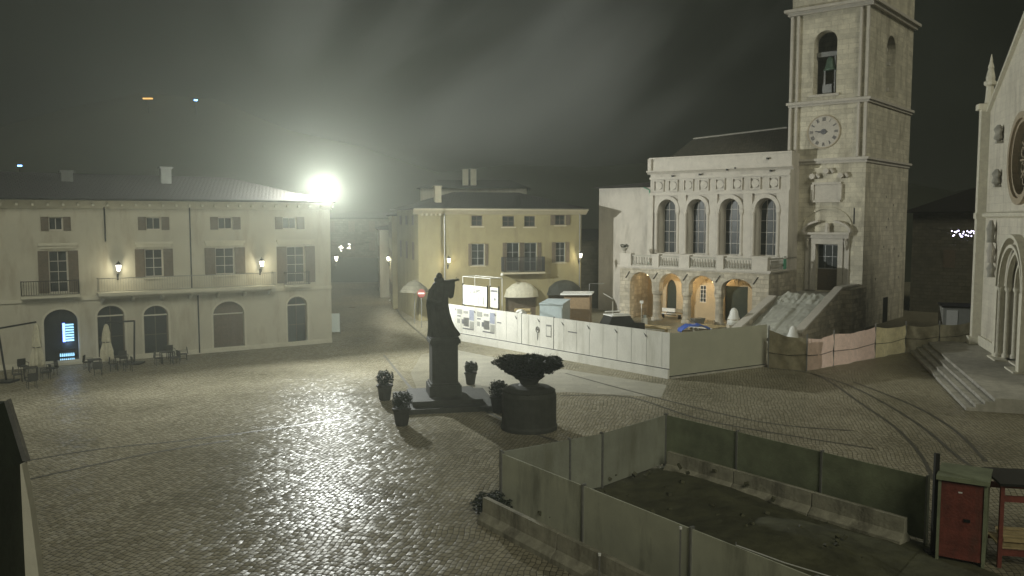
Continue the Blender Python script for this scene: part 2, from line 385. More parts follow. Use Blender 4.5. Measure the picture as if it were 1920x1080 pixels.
def strips(name, lines, w, z, m='strip'):
    b = MB()
    for ln in lines:
        P = [Vector((*p, 0)) for p in ln]
        for i in range(len(P)-1):
            d = (P[i+1]-P[i]).normalized(); q = Vector((-d.y, d.x, 0))*w/2
            b.add([P[i]-q, P[i+1]-q, P[i+1]+q, P[i]+q], [(0,1,2,3)])
    b.v = [(x, y, z) for x, y, _ in b.v]
    return tag(b.build(name, m), kind='structure')
def smooth_px(pts, n=6):
    pts = [G(*p) for p in pts]; out = []
    for i in range(len(pts)-1):
        p0 = pts[max(i-1, 0)]; p1 = pts[i]; p2 = pts[i+1]; p3 = pts[min(i+2, len(pts)-1)]
        for k in range(n):
            t = k/n
            out.append(tuple(.5*((2*p1[j])+(-p0[j]+p2[j])*t+(2*p0[j]-5*p1[j]+4*p2[j]-p3[j])*t*t+(-p0[j]+3*p1[j]-3*p2[j]+p3[j])*t**3) for j in (0, 1)))
    return out+[pts[-1]]
strips('drain_channel', [smooth_px(l) for l in [
    [(30,868),(187,842),(380,822),(652,784)], [(40,902),(267,853),(430,826)],
    [(1440,690),(1530,703),(1619,760),(1679,802),(1724,850),(1750,900)],
    [(1520,700),(1590,722),(1665,760),(1736,806),(1790,852),(1830,880)],
    [(1600,716),(1711,760),(1789,806),(1849,866)],
    [(1060,700),(1200,738),(1420,790),(1600,808)], [(1050,742),(1180,745),(1330,790),(1640,842)],
    [(740,572),(755,596),(800,636)], [(720,666),(767,724),(790,752)], [(900,766),(988,808),(1090,842)]]], .16, .008)
# smooth paving inside the ring round the statue and along the hoarding
sl = [G(*p) for p in [(850,655),(975,680),(1250,722),(1240,745),(1060,735),(930,745),(790,750),(770,700),(790,665)]]
tag(MB().add([(x, y, .004) for x, y in sl], [tuple(range(len(sl)))]).build('paving', 'slab'), kind='structure')

# hills
def hill(name, x0, x1, y0, y1, hf, nx=40, ny=14):
    vs = []; fs = []
    for j in range(ny+1):
        for i in range(nx+1):
            x = x0+(x1-x0)*i/nx; y = y0+(y1-y0)*j/ny; vs.append((x, y, hf(x, y, j/ny)))
    for j in range(ny):
        for i in range(nx): a = j*(nx+1)+i; fs.append((a, a+1, a+nx+2, a+nx+1))
    return tag(MB().add(vs, fs).build(name, 'hill', smooth=True), kind='structure')
hill('hills', -320, 320, 125, 186, lambda x, y, t: -1+t*(20+16*math.exp(-((x+72)/45)**2)+2.5*math.sin(x*.05)+1.2*math.sin(x*.17+1)))

# ================================================================= LANTERNS
def wall_lantern(loc, rz, label, energy=60, group='wall lanterns on the house fronts'):
    t = thing('wall_lantern', label, 'lantern', loc, rz, group)
    a = MB().tube([(0,0,-.45),(0,-.25,-.42),(0,-.5,-.2),(0,-.5,-.02)], .022, 6); a.box(-.06, .06, -.03, 0, -.62, -.2)
    a.lathe([(.1,0),(.12,.03)], (0,-.5,-.03), 8); a.build('bracket', 'iron', t)
    MB().lathe([(.09,0),(.17,.4)], (0,-.5,0), 4).build('lamp_glass', 'lampglass', t)
    MB().lathe([(.21,0),(.18,.05),(.08,.17),(.03,.19),(.03,.27)], (0,-.5,.4), 4).build('lamp_cap', 'iron', t)
    lens('lamp_light', 'POINT', (0, -.78, .1), energy, (1, .9, .62), .08, t)
    return t

# ================================================================= LEFT BUILDING
L_ = Fr(-13.82, 65.0, 33.56)
lb = thing('long_cream_building', 'long three storey cream plastered building with a row of arched doorways below', 'building', (L_.ox, L_.oy, 0), R(L_.deg))
EZ = 10.7
mezz = [(91,407,118,433), (274,407,302,431), (409,408,436,430), (530,404,556,426)]
first = [(92,468,128,553), (272,464,306,521), (404,462,440,515), (538,458,572,535)]
arches = [(83,580,147,675), (183,573,234,664), (270,573,316,661), (400,565,458,650), (539,556,576,642)]
holes = []
mz = [L_.rect(*q) for q in mezz]; mz = [(a, b, 8.75, 9.6) for a, b, c, d in mz]
ff = [L_.rect(*q) for q in first]; ff = [(a, b, 4.75 if i in (0, 3) else 5.55, 7.45) for i, (a, b, c, d) in enumerate(ff)]
ar = [L_.rect(*q) for q in arches]
ar = [(a, b, .12, (d-.62), d) for a, b, c, d in ar]
ar = [(a, b, .25 if i in (1, 2) else .1, zt-(b-a)*.42, zt) for i, (a, b, c, zs, zt) in enumerate(ar)]
holes += [rc(*q) for q in mz]+[rc(*q) for q in ff]+[arch(a, b, c, zs, zt) for a, b, c, zs, zt in ar]
# more of the same outside the frame on the left
for k, uo in enumerate((-25.5, -29.5)):
    holes.append(arch(uo, uo+2, .1, 2.4, 3.2)); holes.append(rc(uo+.2, uo+1.6, 5.5, 7.4))
b = MB().holed(rc(-34, 0, 0, EZ), holes, 0, .38)
b.add([(-34,0,0),(-34,12,0),(-34,12,EZ),(-34,0,EZ)], [(0,1,2,3)]).add([(-34,12,0),(0,12,0),(0,12,EZ),(-34,12,EZ)], [(0,1,2,3)])
b.add([(0,0,0),(0,12,0),(0,12,EZ),(0,0,EZ)], [(0,1,2,3)])
b.build('wall', 'cream', lb, fix=False)
MB().box(-33.9, -.02, .39, .45, .02, EZ-.02).build('inner_wall', 'cream', lb)
# trims
b = MB(); b.box(-34, .0, -.10, -.004, 4.18, 4.42); b.build('string_course', 'cream_trim', lb)
MB().prismx([(-.03, EZ-.55), (-.12, EZ-.45), (-.55, EZ-.05), (-.7, EZ-.05), (-.7, EZ+.07), (-.03, EZ+.07)], -34, .1).build('cornice', 'cream_trim', lb)
b = MB()
for i in range(40): u = -33.6+i*.86; b.box(u, u+.14, -.5, -.06, EZ-.38, EZ-.22)
b.build('eave_brackets', 'cream_trim', lb)
MB().box(-34, 0, -.07, -.004, .02, .35).build('plinth', 'cream_trim', lb)
gable_roof(lb, -34.6, -.55, 0, 12, EZ+.1, 1.9, .7)
MB().tube([(-34, -.8, EZ+.06), (.12, -.8, EZ+.06)], .075, 6).build('gutter', 'iron', lb)
# windows, shutters
for i, (a, c, z0, z1) in enumerate(mz):
    window(lb, a, c, z0, z1, .16, (1, 0)); w = (c-a)*.55
    shutter(lb, a-w, a-.02, z0-.02, z1+.02); shutter(lb, c+.02, c+w, z0-.02, z1+.02)
for i, (a, c, z0, z1) in enumerate(ff):
    window(lb, a, c, z0, z1, .16, (1, 3 if i in (0, 3) else 2)); w = (c-a)*.55
    shutter(lb, a-w, a-.02, z0, z1); shutter(lb, c+.02, c+w, z0, z1)
    MB().box(a-w, c+w, -.16, -.005, z1+.32, z1+.5).box(a-w+.1, c+w-.1, -.08, -.005, z1+.14, z1+.32).build('lintel', 'cream_trim', lb)
    if i in (1, 2): MB().box(a-.15, c+.15, -.14, -.005, z0-.14, z0-.02).build('sill', 'cream_trim', lb)
for i, (a, c, z0, zs, zt) in enumerate(ar):
    b = MB().band(archline(a, c, zs, zt), .13, -.05, -.003)
    b.box(a-.13, a, -.05, -.003, z0, zs); b.box(c, c+.13, -.05, -.003, z0, zs); b.build('door_surround', 'cream_trim', lb)
    b = MB().box(a-.2, c+.2, -.16, -.075, .03, .2 if i not in (1, 2) else .3); b.build('doorstep', 'cream_trim', lb)
    if i == 0: window(lb, a, c, z0, zt, .24, (1, 1), 'iron', .06, zs)
    elif i == 3:
        d = MB().prism(arch(a, c, z0, zs, zt), .3, .34)
        for k in range(9): u = a+(c-a)*(k+.5)/9; d.box(u-.01, u+.01, .285, .299, z0, zs-.02)
        d = d.build('door', 'wood', lb); MB().box(a+.03, c-.03, .24, .29, zs-.03, zs+.05).build('transom', 'cream_trim', d)
    else:
        w = window(lb, a, c, z0, zt, .24, (1, 2), 'wood', .07, zs); MB().box(a+.03, c-.03, .2, .238, zs-.04, zs+.05).build('transom', 'cream_trim', w)
# lit fridge sign and bottles seen inside the first arch
bu0, bu1, bz0, bz1 = L_.rect(117, 605, 138, 640, .3)
nb = MB(); du = bu1-bu0
for k in range(7): nb.box(bu0+du*.25, bu1, .16, .19, bz0+.03+k*.17, bz0+.13+k*.17)
sgn = tag(nb.build('neon_sign', 'neonw', loc=(L_.ox, L_.oy, 0), rz=R(L_.deg)), 'bright blue and white lit sign inside the leftmost visible arched doorway', 'sign')
MB().box(bu0, bu0+du*.22, .15, .185, bz0, bz1).build('neon_tube', 'neon', sgn)
bu0, bu1, bz0, bz1 = L_.rect(111, 654, 143, 675, .3)
nb = thing('drinks_fridge', 'low glass fronted drinks fridge glowing pale cyan in the leftmost arched doorway', 'fridge', (L_.ox, L_.oy, 0), R(L_.deg))
MB().box(bu0-.05, bu1-.05, .16, .23, .14, 1.0).build('cabinet', 'iron', nb)
b = MB()
for r_ in range(2):
    for k in range(8): MB().lathe([(.035,0),(.035,.14),(.015,.18),(.015,.22)], (bu0+.06+k*.11, .13, .22+r_*.34), 6).build('bottle', 'neonw', nb)
lens('fridge_light', 'POINT', (bu1-.4, -.15, 1.4), 14, (.3, .5, 1), .25, nb)
# main balcony
ub0, ub1 = L_.hit(181, 553)[0], L_.hit(511, 536)[0]
ba = MB().box(ub0, ub1, -1.0, -.004, 4.46, 4.66).box(ub0+.1, ub1-.1, -.85, -.004, 4.36, 4.45).build('balcony', 'cream_trim', lb)
railing(ba, [(ub0+.05, -.05, 4.66), (ub0+.05, -.93, 4.66), (ub1-.05, -.93, 4.66), (ub1-.05, -.05, 4.66)], .95, 'steel', .16, r=.008)
b = MB()
for k in range(7): u = ub0+.3+(ub1-ub0-.6)*k/6; MB().prismx([(-.75,4.35),(-.75,4.25),(-.2,3.95),(-.03,3.95),(-.03,4.35)], u-.07, u+.07).build('corbel', 'cream_trim', ba)
ub0, ub1 = L_.hit(38, 560)[0], L_.hit(149, 560)[0]
ba = MB().box(ub0, ub1, -.6, -.004, 4.46, 4.6).build('balcony', 'cream_trim', lb)
railing(ba, [(ub0+.05, -.05, 4.6), (ub0+.05, -.53, 4.6), (ub1-.05, -.53, 4.6), (ub1-.05, -.05, 4.6)], .95, 'iron', .13)
ub0, ub1 = L_.hit(532, 536)[0], L_.hit(578, 532)[0]
ba = MB().box(ub0, ub1, -.6, -.004, 4.46, 4.6).build('balcony', 'cream_trim', lb)
railing(ba, [(ub0+.05, -.05, 4.6), (ub0+.05, -.53, 4.6), (ub1-.05, -.53, 4.6), (ub1-.05, -.05, 4.6)], .95, 'iron', .13)
for px in (198, 357, 368):
    u = L_.hit(px, 470)[0]; z0, z1 = ((8.0, EZ-.2) if px == 198 else (4.5, EZ-.2) if px == 357 else (.1, 4.15))
    MB().tube([(u, -.09, z0), (u, -.09, z1)], .05, 6).build('drainpipe', 'iron', lb)
for px, pz in ((125, .75), (310, 1.2)):
    u = L_.hit(px, 340, 4)[0]; c = MB().box(u-.35, u+.35, 3.6, 4.3, EZ+.9, EZ+1.2+pz).box(u-.45, u+.45, 3.5, 4.4, EZ+1.2+pz, EZ+1.32+pz); c.build('chimney', 'bronze', lb)
for px, py, nm in ((220, 503, 'glowing wall lantern above the long balcony near its left end'), (487, 497, 'glowing wall lantern above the right end of the long balcony')):
    u, z = L_.hit(px, py); wall_lantern(L_.w(u, -.003, 6.05), R(L_.deg), nm, 48)

# floodlight on the roof corner
fx, fy, fz = D(601, 356, 65.0)
t = thing('floodlight', 'blinding white floodlight standing on the roof corner of the cream building', 'floodlight', (fx, fy, fz))
hd = Vector((.55, -.82, -.16)).normalized(); hz = math.atan2(hd.y, hd.x)+math.pi/2
MB().tube([(0,.15,-1.4),(0,.15,.25)], .06, 8).box(-.55, .55, .1, .16, -.05, .03).build('mast', 'steel', t)
for k in (-.36, .36):
    h = MB().obox((k, .05, 0), (.62, .22, .52), hz, .12).build('lamp_head', 'iron', t)
    MB().obox((k+.11*hd.x*1.15, .05+.11*hd.y*1.3, -.02), (.54, .04, .44), hz, .12).build('lamp_glass', 'floodglass', h)
lens('flood_light', 'POINT', (.32, -.48, -.02), FLOOD_W, (.97, 1, .94), .22, t)

# ================================================================= YELLOW BUILDING
a0 = D(785, 500, 79.0); a1 = D(1092, 500, 84.0)
ydeg = math.degrees(math.atan2(a1[1]-a0[1], a1[0]-a0[0])); YW = math.hypot(a1[0]-a0[0], a1[1]-a0[1])
Y_ = Fr(a0[0], a0[1], ydeg)
yb = thing('yellow_building', 'three storey ochre yellow house with shuttered windows and a hipped tiled roof', 'building', (a0[0], a0[1], 0), R(ydeg))
YE = 10.4; us = Y_.hit(826, 450)[0]
wt = [Y_.rect(*q, .35) for q in [(884,404,905,424), (942,405,965,425), (983,405,1004,425), (1041,403,1060,422)]]
wf = [Y_.rect(*q, .35) for q in [(884,457,909,498), (950,455,974,509), (983,455,1007,509), (1042,454,1060,492)]]
wg = [Y_.rect(*q, .35) for q in [(948,530,1006,600), (1028,526,1086,598)]]
holes = [rc(*q) for q in wt]+[rc(*q) for q in wf]+[arch(a, c, .1, d-1.2, d) for a, c, z, d in wg]
b = MB().holed(rc(us, YW, 0, YE), holes, .35, .3)
b.add([(YW,.35,0),(YW,11,0),(YW,11,YE),(YW,.35,YE)], [(0,1,2,3)])
b.box(0, us, 0, 11, 0, YE)
b.build('wall', 'ochre', yb, fix=False)
MB().box(us+.02, YW-.02, .68, .75, .02, YE-.02).build('inner_wall', 'ochre', yb)
MB().prismx([(-.02, YE-.5), (-.5, YE-.1), (-.6, YE-.1), (-.6, YE+.04), (-.02, YE+.04)], -.5, us+.1).prismx([(.33, YE-.5), (-.2, YE-.1), (-.3, YE-.1), (-.3, YE+.04), (.33, YE+.04)], us+.11, YW+.5).build('cornice', 'ochre_trim', yb)
b = MB()
for k in range(5): b.box(.25+k*.42, .42+k*.42, -.3, -.02, YE-.62, YE-.42)
b.build('eave_brackets', 'ochre_trim', yb)
gable_roof(yb, 0, YW, .3, 11, YE+.08, 1.7, .6)
MB().tube([(us+.45, .25, 3), (us+.45, .25, YE-.3)], .05, 6).tube([(YW-.2, .25, .3), (YW-.2, .25, YE-.3)], .05, 6).build('drainpipe', 'steel', yb)
for i, (a, c, z0, z1) in enumerate(wt):
    window(yb, a, c, z0, z1, .5, (1, 1), 'wood')
    MB().box(a-.12, c+.12, .29, .347, z0-.12, z0-.02).build('sill', 'ochre_trim', yb)
    if i == 3: shutter(yb, a-.5, a-.02, z0, z1, .29); shutter(yb, c+.02, c+.5, z0, z1, .29)
for i, (a, c, z0, z1) in enumerate(wf):
    window(yb, a, c, z0, z1, .5, (1, 2), 'grey')
    w = .42 if i != 0 else .32
    shutter(yb, a-w, a-.02, z0, z1, .29); shutter(yb, c+.02, c+w, z0, z1, .29)
    MB().box(a-.12, c+.12, .29, .347, z0-.1, z0-.02).build('sill', 'ochre_trim', yb)
for i, (a, c, z0, z1) in enumerate(wg):
    MB().prism(arch(a, c, .1, z1-1.2, z1), .6, .64).build('door', 'wood', yb)
    b = MB(); n = 12; m_ = 8; cx = (a+c)/2; rr = (c-a)/2+.15; vs = []; fs = []
    for j in range(m_+1):
        th = (math.pi/2)*j/m_
        for k in range(n+1):
            ph = math.pi*k/n; pleat = 1+.03*math.cos(k*math.pi)
            vs.append((cx-rr*math.cos(ph)*pleat, .33-1.15*math.sin(th)*math.sin(ph)**.5*(1 if 0 < k < n else 1)*math.sin(ph)**.5-.01, z1-1.35+1.45*math.cos(th)*math.sin(ph)*.98+.0))
    for j in range(m_):
        for k in range(n): q = j*(n+1)+k; fs.append((q, q+1, q+n+2, q+n+1))
    aw = b.add(vs, fs).build('awning', 'canvas' if i == 0 else 'bronze', yb, fix=False)
    aw['label'] = 'domed pale pleated awning' if i == 0 else 'domed dark awning'
ub0, ub1 = Y_.hit(941, 509)[0], Y_.hit(1019, 509)[0]; zb = Y_.hit(980, 510)[1]
ba = MB().box(ub0, ub1, -.55, .34, zb-.16, zb).build('balcony', 'ochre_trim', yb)
railing(ba, [(ub0+.05, .3, zb), (ub0+.05, -.5, zb), (ub1-.05, -.5, zb), (ub1-.05, .3, zb)], 1.45, 'iron', .085, r=.018)
u = Y_.hit(820, 360, 2)[0]; MB().box(u-.3, u+.3, 1.6, 2.2, YE+.3, YE+2.1).box(u-.38, u+.38, 1.5, 2.3, YE+2.1, YE+2.2).build('chimney', 'ochre_trim', yb)
b = MB()
for px in (768, 788):
    pass
for k, v in enumerate((2.0, 5.2, 8.4)):
    for z in (5.6, 8.9): MB().box(-.05, -.004, v, v+.9, z, z+(1.7 if z < 6 else .9)).build('shutter', 'wood', yb)
wall_lantern(Y_.w(us+.75, .345, 5.4), R(ydeg), 'glowing wall lantern at the left corner of the yellow house behind the statue', 60)
wall_lantern(Y_.w(YW-.25, .345, 5.7), R(ydeg), 'glowing wall lantern at the right corner of the yellow house', 80)
c = D(941, 515, 80.2); t = thing('security_camera', 'small white dome camera on the yellow front below the balcony', 'camera', c)
MB().box(-.08, .08, .0, .45, .02, .12).build('bracket', 'white', t); MB().lathe([(.02,-.17),(.1,-.12),(.13,0),(.13,.06)], (0,0,0), 12).build('dome', 'white', t, smooth=True)

# ================================================================= STREET BUILDINGS
sdir = math.degrees(math.atan2(.986, -.168))
def street_house(name, label, poly, h, m, roof=1.2):
    cx = sum(p[0] for p in poly)/len(poly); cy = sum(p[1] for p in poly)/len(poly)
    t = thing(name, label, 'building', (cx, cy, 0)); P = [(x-cx, y-cy) for x, y in poly]
    MB().slabxy(P, 0, h).build('wall', m, t)
    n = len(P); vs = [(x*1.06, y*1.04, h) for x, y in P]+[(x*1.06, y*1.04, h+.12) for x, y in P]+[(0, 0, h+roof)]
    fs = [(i, (i+1)%n, (i+1)%n+n, i+n) for i in range(n)]+[(i+n, (i+1)%n+n, 2*n) for i in range(n)]+[tuple(range(n))]
    MB().add(vs, fs).build('roof', 'tiles', t)
    for i in range(n):
        a = Vector((*P[i], 0)); c = Vector((*P[(i+1)%n], 0)); d = c-a; ln = d.length; d.normalize(); q = Vector((d.y, -d.x, 0))
        if ln < 4: continue
        for k in range(int(ln/3.2)):
            for z in (1, 4.4, 7.4):
                if z+1.9 > h: continue
                pz = a+d*(1.2+k*3.2); z1 = z+(1.7 if z > 1 else 1.5)
                wv = [pz+q*.04, pz+d*1.0+q*.04]
                f = MB().add([(p.x, p.y, z) for p in wv]+[(p.x, p.y, z1) for p in wv]+[(p.x-q.x*.03, p.y-q.y*.03, z) for p in wv]+[(p.x-q.x*.03, p.y-q.y*.03, z1) for p in wv],
                             [(0,1,3,2),(4,5,7,6),(0,1,5,4),(2,3,7,6),(0,2,6,4),(1,3,7,5)]).build('shutter', 'wood', t)
    return t
sd_ = Vector((-.168, .986))
def sp_(x, y, k, side=0): return (x+sd_.x*k+side*.986, y+sd_.y*k+side*.168)
c0 = L_.w(0, 12.3)
street_house('street_house', 'hazy plastered house down the left side of the alley behind the floodlight', [sp_(*c0[:2], 0), sp_(*c0[:2], 0, -9), sp_(*c0[:2], 34, -9), sp_(*c0[:2], 34)], 9.2, 'cream')
c1 = Y_.w(0, 11.2)
street_house('street_house', 'hazy plastered house down the right side of the alley behind the yellow house', [sp_(*c1[:2], 0, -.5), sp_(*c1[:2], 0, 9), sp_(*c1[:2], 13, 9), sp_(*c1[:2], 13, -.5)], 9.8, 'ochre')
street_house('street_house', 'pale stepped out house with a lit doorway on the right of the alley', [sp_(*c1[:2], 13.2, -1.6), sp_(*c1[:2], 13.2, 9), sp_(*c1[:2], 30, 9), sp_(*c1[:2], 30, -1.6)], 8.2, 'cream')
street_house('street_house', 'dim house closing the far end of the alley', [(-40, 135), (-8, 138), (-8, 150), (-40, 147)], 9.5, 'darkstone')
# lit doorway, street lamps
dx, dy = G(742, 563); t = thing('lit_doorway', 'tall lit doorway with a pinkish frame halfway down the alley', 'door', (dx, dy-.3, 0), R(-8))
MB().box(-.45, .45, 0, .1, 0, 4.0).build('panel', 'warmwall', t); MB().box(.47, .58, -.08, .1, 0, 4.2).box(-.58, -.47, -.08, .1, 0, 4.2).box(-.58, .58, -.08, .1, 4.2, 4.32).build('frame', 'white', t)
MB().box(-.6, .6, -.5, .1, 0, .12).build('step', 'white', t)
wall_lantern((dx-.6, dy-.6, 4.7), R(-10), 'glowing lantern left above the lit doorway in the alley', 260, 'lanterns in the alley')
wall_lantern((dx+.55, dy-2, 4.8), R(-60), 'glowing lantern right above the lit doorway in the alley', 120, 'lanterns in the alley')
lx, ly, lz = D(627, 485, 80); wall_lantern((lx, ly+.5, lz-.2), R(20), 'glowing lantern on the left side of the alley under the floodlight', 60, 'lanterns in the alley')
for (px, py, Yd, lb_) in ((640, 466, 95, 'small string of white festive lights across the alley, lower left end'), (655, 462, 98, 'white festive light star hanging across the alley, right end')):
    x, y, z = D(px, py, Yd); t = thing('festive_light', lb_, 'festive light', (x, y, z)); b = MB()
    for k in range(7): a = random.random()*6.28; b.obox((math.cos(a)*.3*random.random(), 0, math.sin(a)*.3), (.1, .1, .1), a)
    b.build('bulbs', 'lampglass', t); MB().tube([(-2.5, 0, .6), (0, 0, .2), (2.5, 0, .5)], .015, 4).build('cable', 'iron', t)
x, y, z = D(790, 550, 74); t = thing('no_entry_sign', 'round red no entry sign with a white bar on a pole by the yellow house', 'road sign', (x, y, 0))
MB().tube([(0,.03,0),(0,.03,z+.35)], .035, 8).build('pole', 'steel', t)
dsc = MB().add([(.36*math.cos(a*math.pi/12), dy_, z+.36*math.sin(a*math.pi/12)) for dy_ in (0, -.03) for a in range(24)], [tuple(range(24)), tuple(range(47, 23, -1))]+[(i, (i+1)%24, (i+1)%24+24, i+24) for i in range(24)]).build('disc', 'redsign', t)
MB().box(-.26, .26, -.04, -.031, z-.055, z+.055).build('bar', 'white', dsc)
x, y, z = D(777, 540, 77); t = thing('parasol', 'open round pale parasol beside the no entry sign', 'parasol', (x, y, 0))
MB().lathe([(1.35, z-.35), (1.1, z+.05), (.55, z+.5), (.03, z+.75)], (0,0,0), 12).build('canopy', 'darkstone', t); MB().tube([(0,0,0),(0,0,z)], .04, 6).build('pole', 'steel', t)
x, y, z = D(627, 630, 70); t = thing('display_board', 'small glowing aqua display board at the corner of the alley', 'display board', (x, y, 0), R(20))
MB().box(-.45, .45, 0, .08, .15, 1.7).build('panel', 'aqua', t); MB().box(-.5, -.46, -.02, .1, 0, 1.75).box(.46, .5, -.02, .1, 0, 1.75).build('frame', 'steel', t)

# ================================================================= PALAZZO
P_ = Fr(21.76, 72.075, -40)
pb = thing('town_hall', 'pale town hall with four tall arched windows above a rough stone arcade', 'building', (P_.ox, P_.oy, 0), R(-40))
PT = 4.95
pa = [P_.rect(1181,510,1222,600), P_.rect(1235.5,512.6,1278,600), P_.rect(1291,517,1339,600), P_.rect(1352,523,1410,600)]
zsp = 3.35
zb0 = zsp-.6; poly = [(-14.9, zb0)]
for a, c, z, d in pa: poly += [(a, zb0)]+archline(a, c, zsp, d, 16)+[(c, zb0)]
poly += [(0, zb0), (0, PT), (-14.9, PT)]
b = MB().prism(poly, 0, .75)
b.box(-14.9, pa[0][0], 0, .75, 0, zsp-.601).box(pa[3][1], 0, 0, .75, 0, zsp-.601)
b.box(-.75, 0, .76, 6, 0, PT).box(-14.9, -14.2, .76, 4, 0, PT)
b.build('arcade_wall', 'rubble', pb, fix=False)
for i in range(3):
    a, c = pa[i][1], pa[i+1][0]; m_ = (a+c)/2; r_ = (c-a)/2*1.08
    MB().lathe([(r_*1.35,0),(r_*1.35,.25),(r_*1.1,.35),(r_,.5),(r_*.98,zsp-.95),(r_*1.2,zsp-.8),(r_*1.25,zsp-.61)], (m_, .37, 0), 16).build('column', 'rubble', pb, smooth=False)
MB().box(-15.1, .2, -.15, 4, PT, PT+.14).box(-15.0, .1, -.06, 3.9, PT-.1, PT-.002).build('terrace_slab', 'palazzo_trim', pb)
b = MB()
for u in [pa[0][0]-.25]+[(pa[i][1]+pa[i+1][0])/2 for i in range(3)]+[pa[3][1]+.3]: b.obox((u, -.05, 4.2), (.07, .06, .75), 0, 0, .6)
b.build('iron_anchor', 'iron', pb)
# inner arcade wall + openings
iw = [P_.rect(1249,545,1268,590,4), P_.rect(1312,535,1324,567,4), P_.rect(1359,532,1402,590,4)]  # fourth-bay door widened: its dark sheet stands in for the bay's shade
b = MB().holed(rc(-14.2, -.75, 0, PT), [arch(iw[0][0], iw[0][1], .1, 2.5, 3.6), rc(*iw[1]), rc(iw[2][0], iw[2][1], .05, 3.3)], 4, .3)
b.build('arcade_back_wall', 'warmwall', pb, fix=False)
MB().box(-14.1, -.8, .8, 4.0, PT-.16, PT-.105).build('arcade_ceiling', 'warmwall', pb)
window(pb, iw[1][0], iw[1][1], iw[1][2], iw[1][3], 4.05, (1, 3), 'white', .06)
MB().prism(arch(iw[0][0], iw[0][1], .1, 2.5, 3.6), 4.2, 4.26).build('door', 'darkgreen', pb); MB().box(iw[2][0], iw[2][1], 4.2, 4.26, .05, 3.3).build('door', 'darkgreen', pb)
# inner transverse arch behind second bay
for uu in (pa[1][1]+.2, pa[2][1]+.2):
    poly = [(.8, PT-.17), (.8, 3.3)]+[(.8+1.6*(1-math.cos(math.pi*k/12)), 3.3+1.25*math.sin(math.pi*k/12)) for k in range(1, 12)]+[(4., 3.3), (4., PT-.17)]
    MB().prismx(poly, uu-.2, uu+.2).build('cross_arch', 'warmwall', pb)
# balustrade
peds = [P_.rect(1164,472,1184,496), P_.rect(1224,480,1236,497), P_.rect(1274,482,1293,499), P_.rect(1344,484,1357,504), P_.rect(1411,482,1440,508)]
for i, (a, c, z0, z1) in enumerate(peds): MB().box(a, c, -.12, .42, PT+.143, 6.1).box(a-.06, c+.06, -.18, .48, 6.1, 6.24).build('pedestal', 'palazzo_trim', pb)
for (a, c) in zip([p[1] for p in peds[:-1]], [p[0] for p in peds[1:]]):
    b = MB().box(a+.065, c-.065, 0, .3, 5.96, 6.1).box(a+.065, c-.065, 0, .3, PT+.143, PT+.25); n = int((c-a)/.26)
    for k in range(n): u = a+(c-a)*(k+.5)/n; b.lathe([(.05,0),(.09,.2),(.045,.42),(.06,.6),(.05,.7)], (u, .15, PT+.25), 8)
    b.build('balustrade', 'concrete', pb)
b = MB().box(-.3, 0, .5, 6, 5.96, 6.1)
for k in range(20): b.lathe([(.05,0),(.09,.2),(.045,.42),(.06,.6),(.05,.7)], (-.15, .7+k*.26, PT+.25), 8)
b.build('balustrade', 'concrete', pb)
# upper facade
UW0, UW1, UZ = -14.05, 0.0, 14.05
wn_ = [P_.rect(1237,389,1268,473,4), P_.rect(1291,388,1324,475,4), P_.rect(1351,384,1388,476,4), P_.rect(1417,378,1457,477,4)]
hl = []; W2 = []
for (a, c, z0, z1) in wn_:
    m_ = (a+c)/2; h = 0.98; a, c = m_-h, m_+h; z1 = 11.35; z0 = 6.15; W2.append((a, c, z0, z1-h, z1)); hl.append(arch(a, c, z0, z1-h, z1, 18))
b = MB().holed(rc(UW0, UW1, PT+.02, UZ), hl, 4, .95)
b.add([(UW1,4,PT),(UW1,16,PT),(UW1,16,15.3),(UW1,4,15.3)], [(0,1,2,3)]).add([(UW0,4,0),(UW0,16,0),(UW0,16,15.3),(UW0,4,15.3)], [(0,1,2,3)]).add([(UW0,16,0),(UW1,16,0),(UW1,16,15.3),(UW0,16,15.3)], [(0,1,2,3)])
b.add([(UW0,4,15.2),(UW1,4,15.2),(UW1,16,15.2),(UW0,16,15.2)], [(0,1,2,3)])
b.build('upper_wall', 'palazzo', pb, fix=False)
MB().box(UW0-.1, UW1+.12, 3.93, 4.25, UZ+.12, 15.25).build('attic', 'palazzo_trim', pb)
MB().prismx([(3.995, UZ-.25), (3.82, UZ-.1), (3.66, UZ), (3.66, UZ+.1), (3.995, UZ+.1)], UW0-.3, UW1+.3).box(UW0-.15, UW1+.15, 3.86, 4.3, 15.252, 15.4).build('cornice', 'palazzo_trim', pb)
for i, (a, c, z0, zs, zt) in enumerate(W2):
    w = window(pb, a+.04, c-.04, z0, zt-.04, 4.8, (2, 4), 'palazzo_trim', .08, zs)
    b = MB().band(archline(a, c, zs, zt, 18), .34, 3.70, 3.997).box(a-.36, a-.02, 3.64, 3.997, zs-.25, zs-.01).box(c+.02, c+.36, 3.64, 3.997, zs-.25, zs-.01)
    b.build('arch_moulding', 'palazzo_trim', pb)
    b = MB()
    for u in (a-.19, c+.19): b.lathe([(.2,0),(.2,.15),(.15,.22),(.14,zs-.25-z0-.3),(.19,zs-.25-z0-.15),(.2,zs-.25-z0-.002)], (u, 3.78, z0), 12)
    b.build('colonnette', 'palazzo_trim', pb)
    MB().box(a-.4, c+.4, 3.75, 3.997, z0-1.0, z0-.003).build('window_apron', 'palazzo_trim', pb)
mids = [UW0+.15]+[(W2[i][1]+W2[i+1][0])/2 for i in range(3)]+[UW1-.55]
for i, u in enumerate(mids):
    w = .42 if i in (1, 2, 3) else .3
    if i == 4: w = .55
    if i == 0: w = .28
    MB().box(u-w, u+w, 3.78, 3.996, 5.2, 11.75).build('pilaster', 'palazzo_trim', pb)
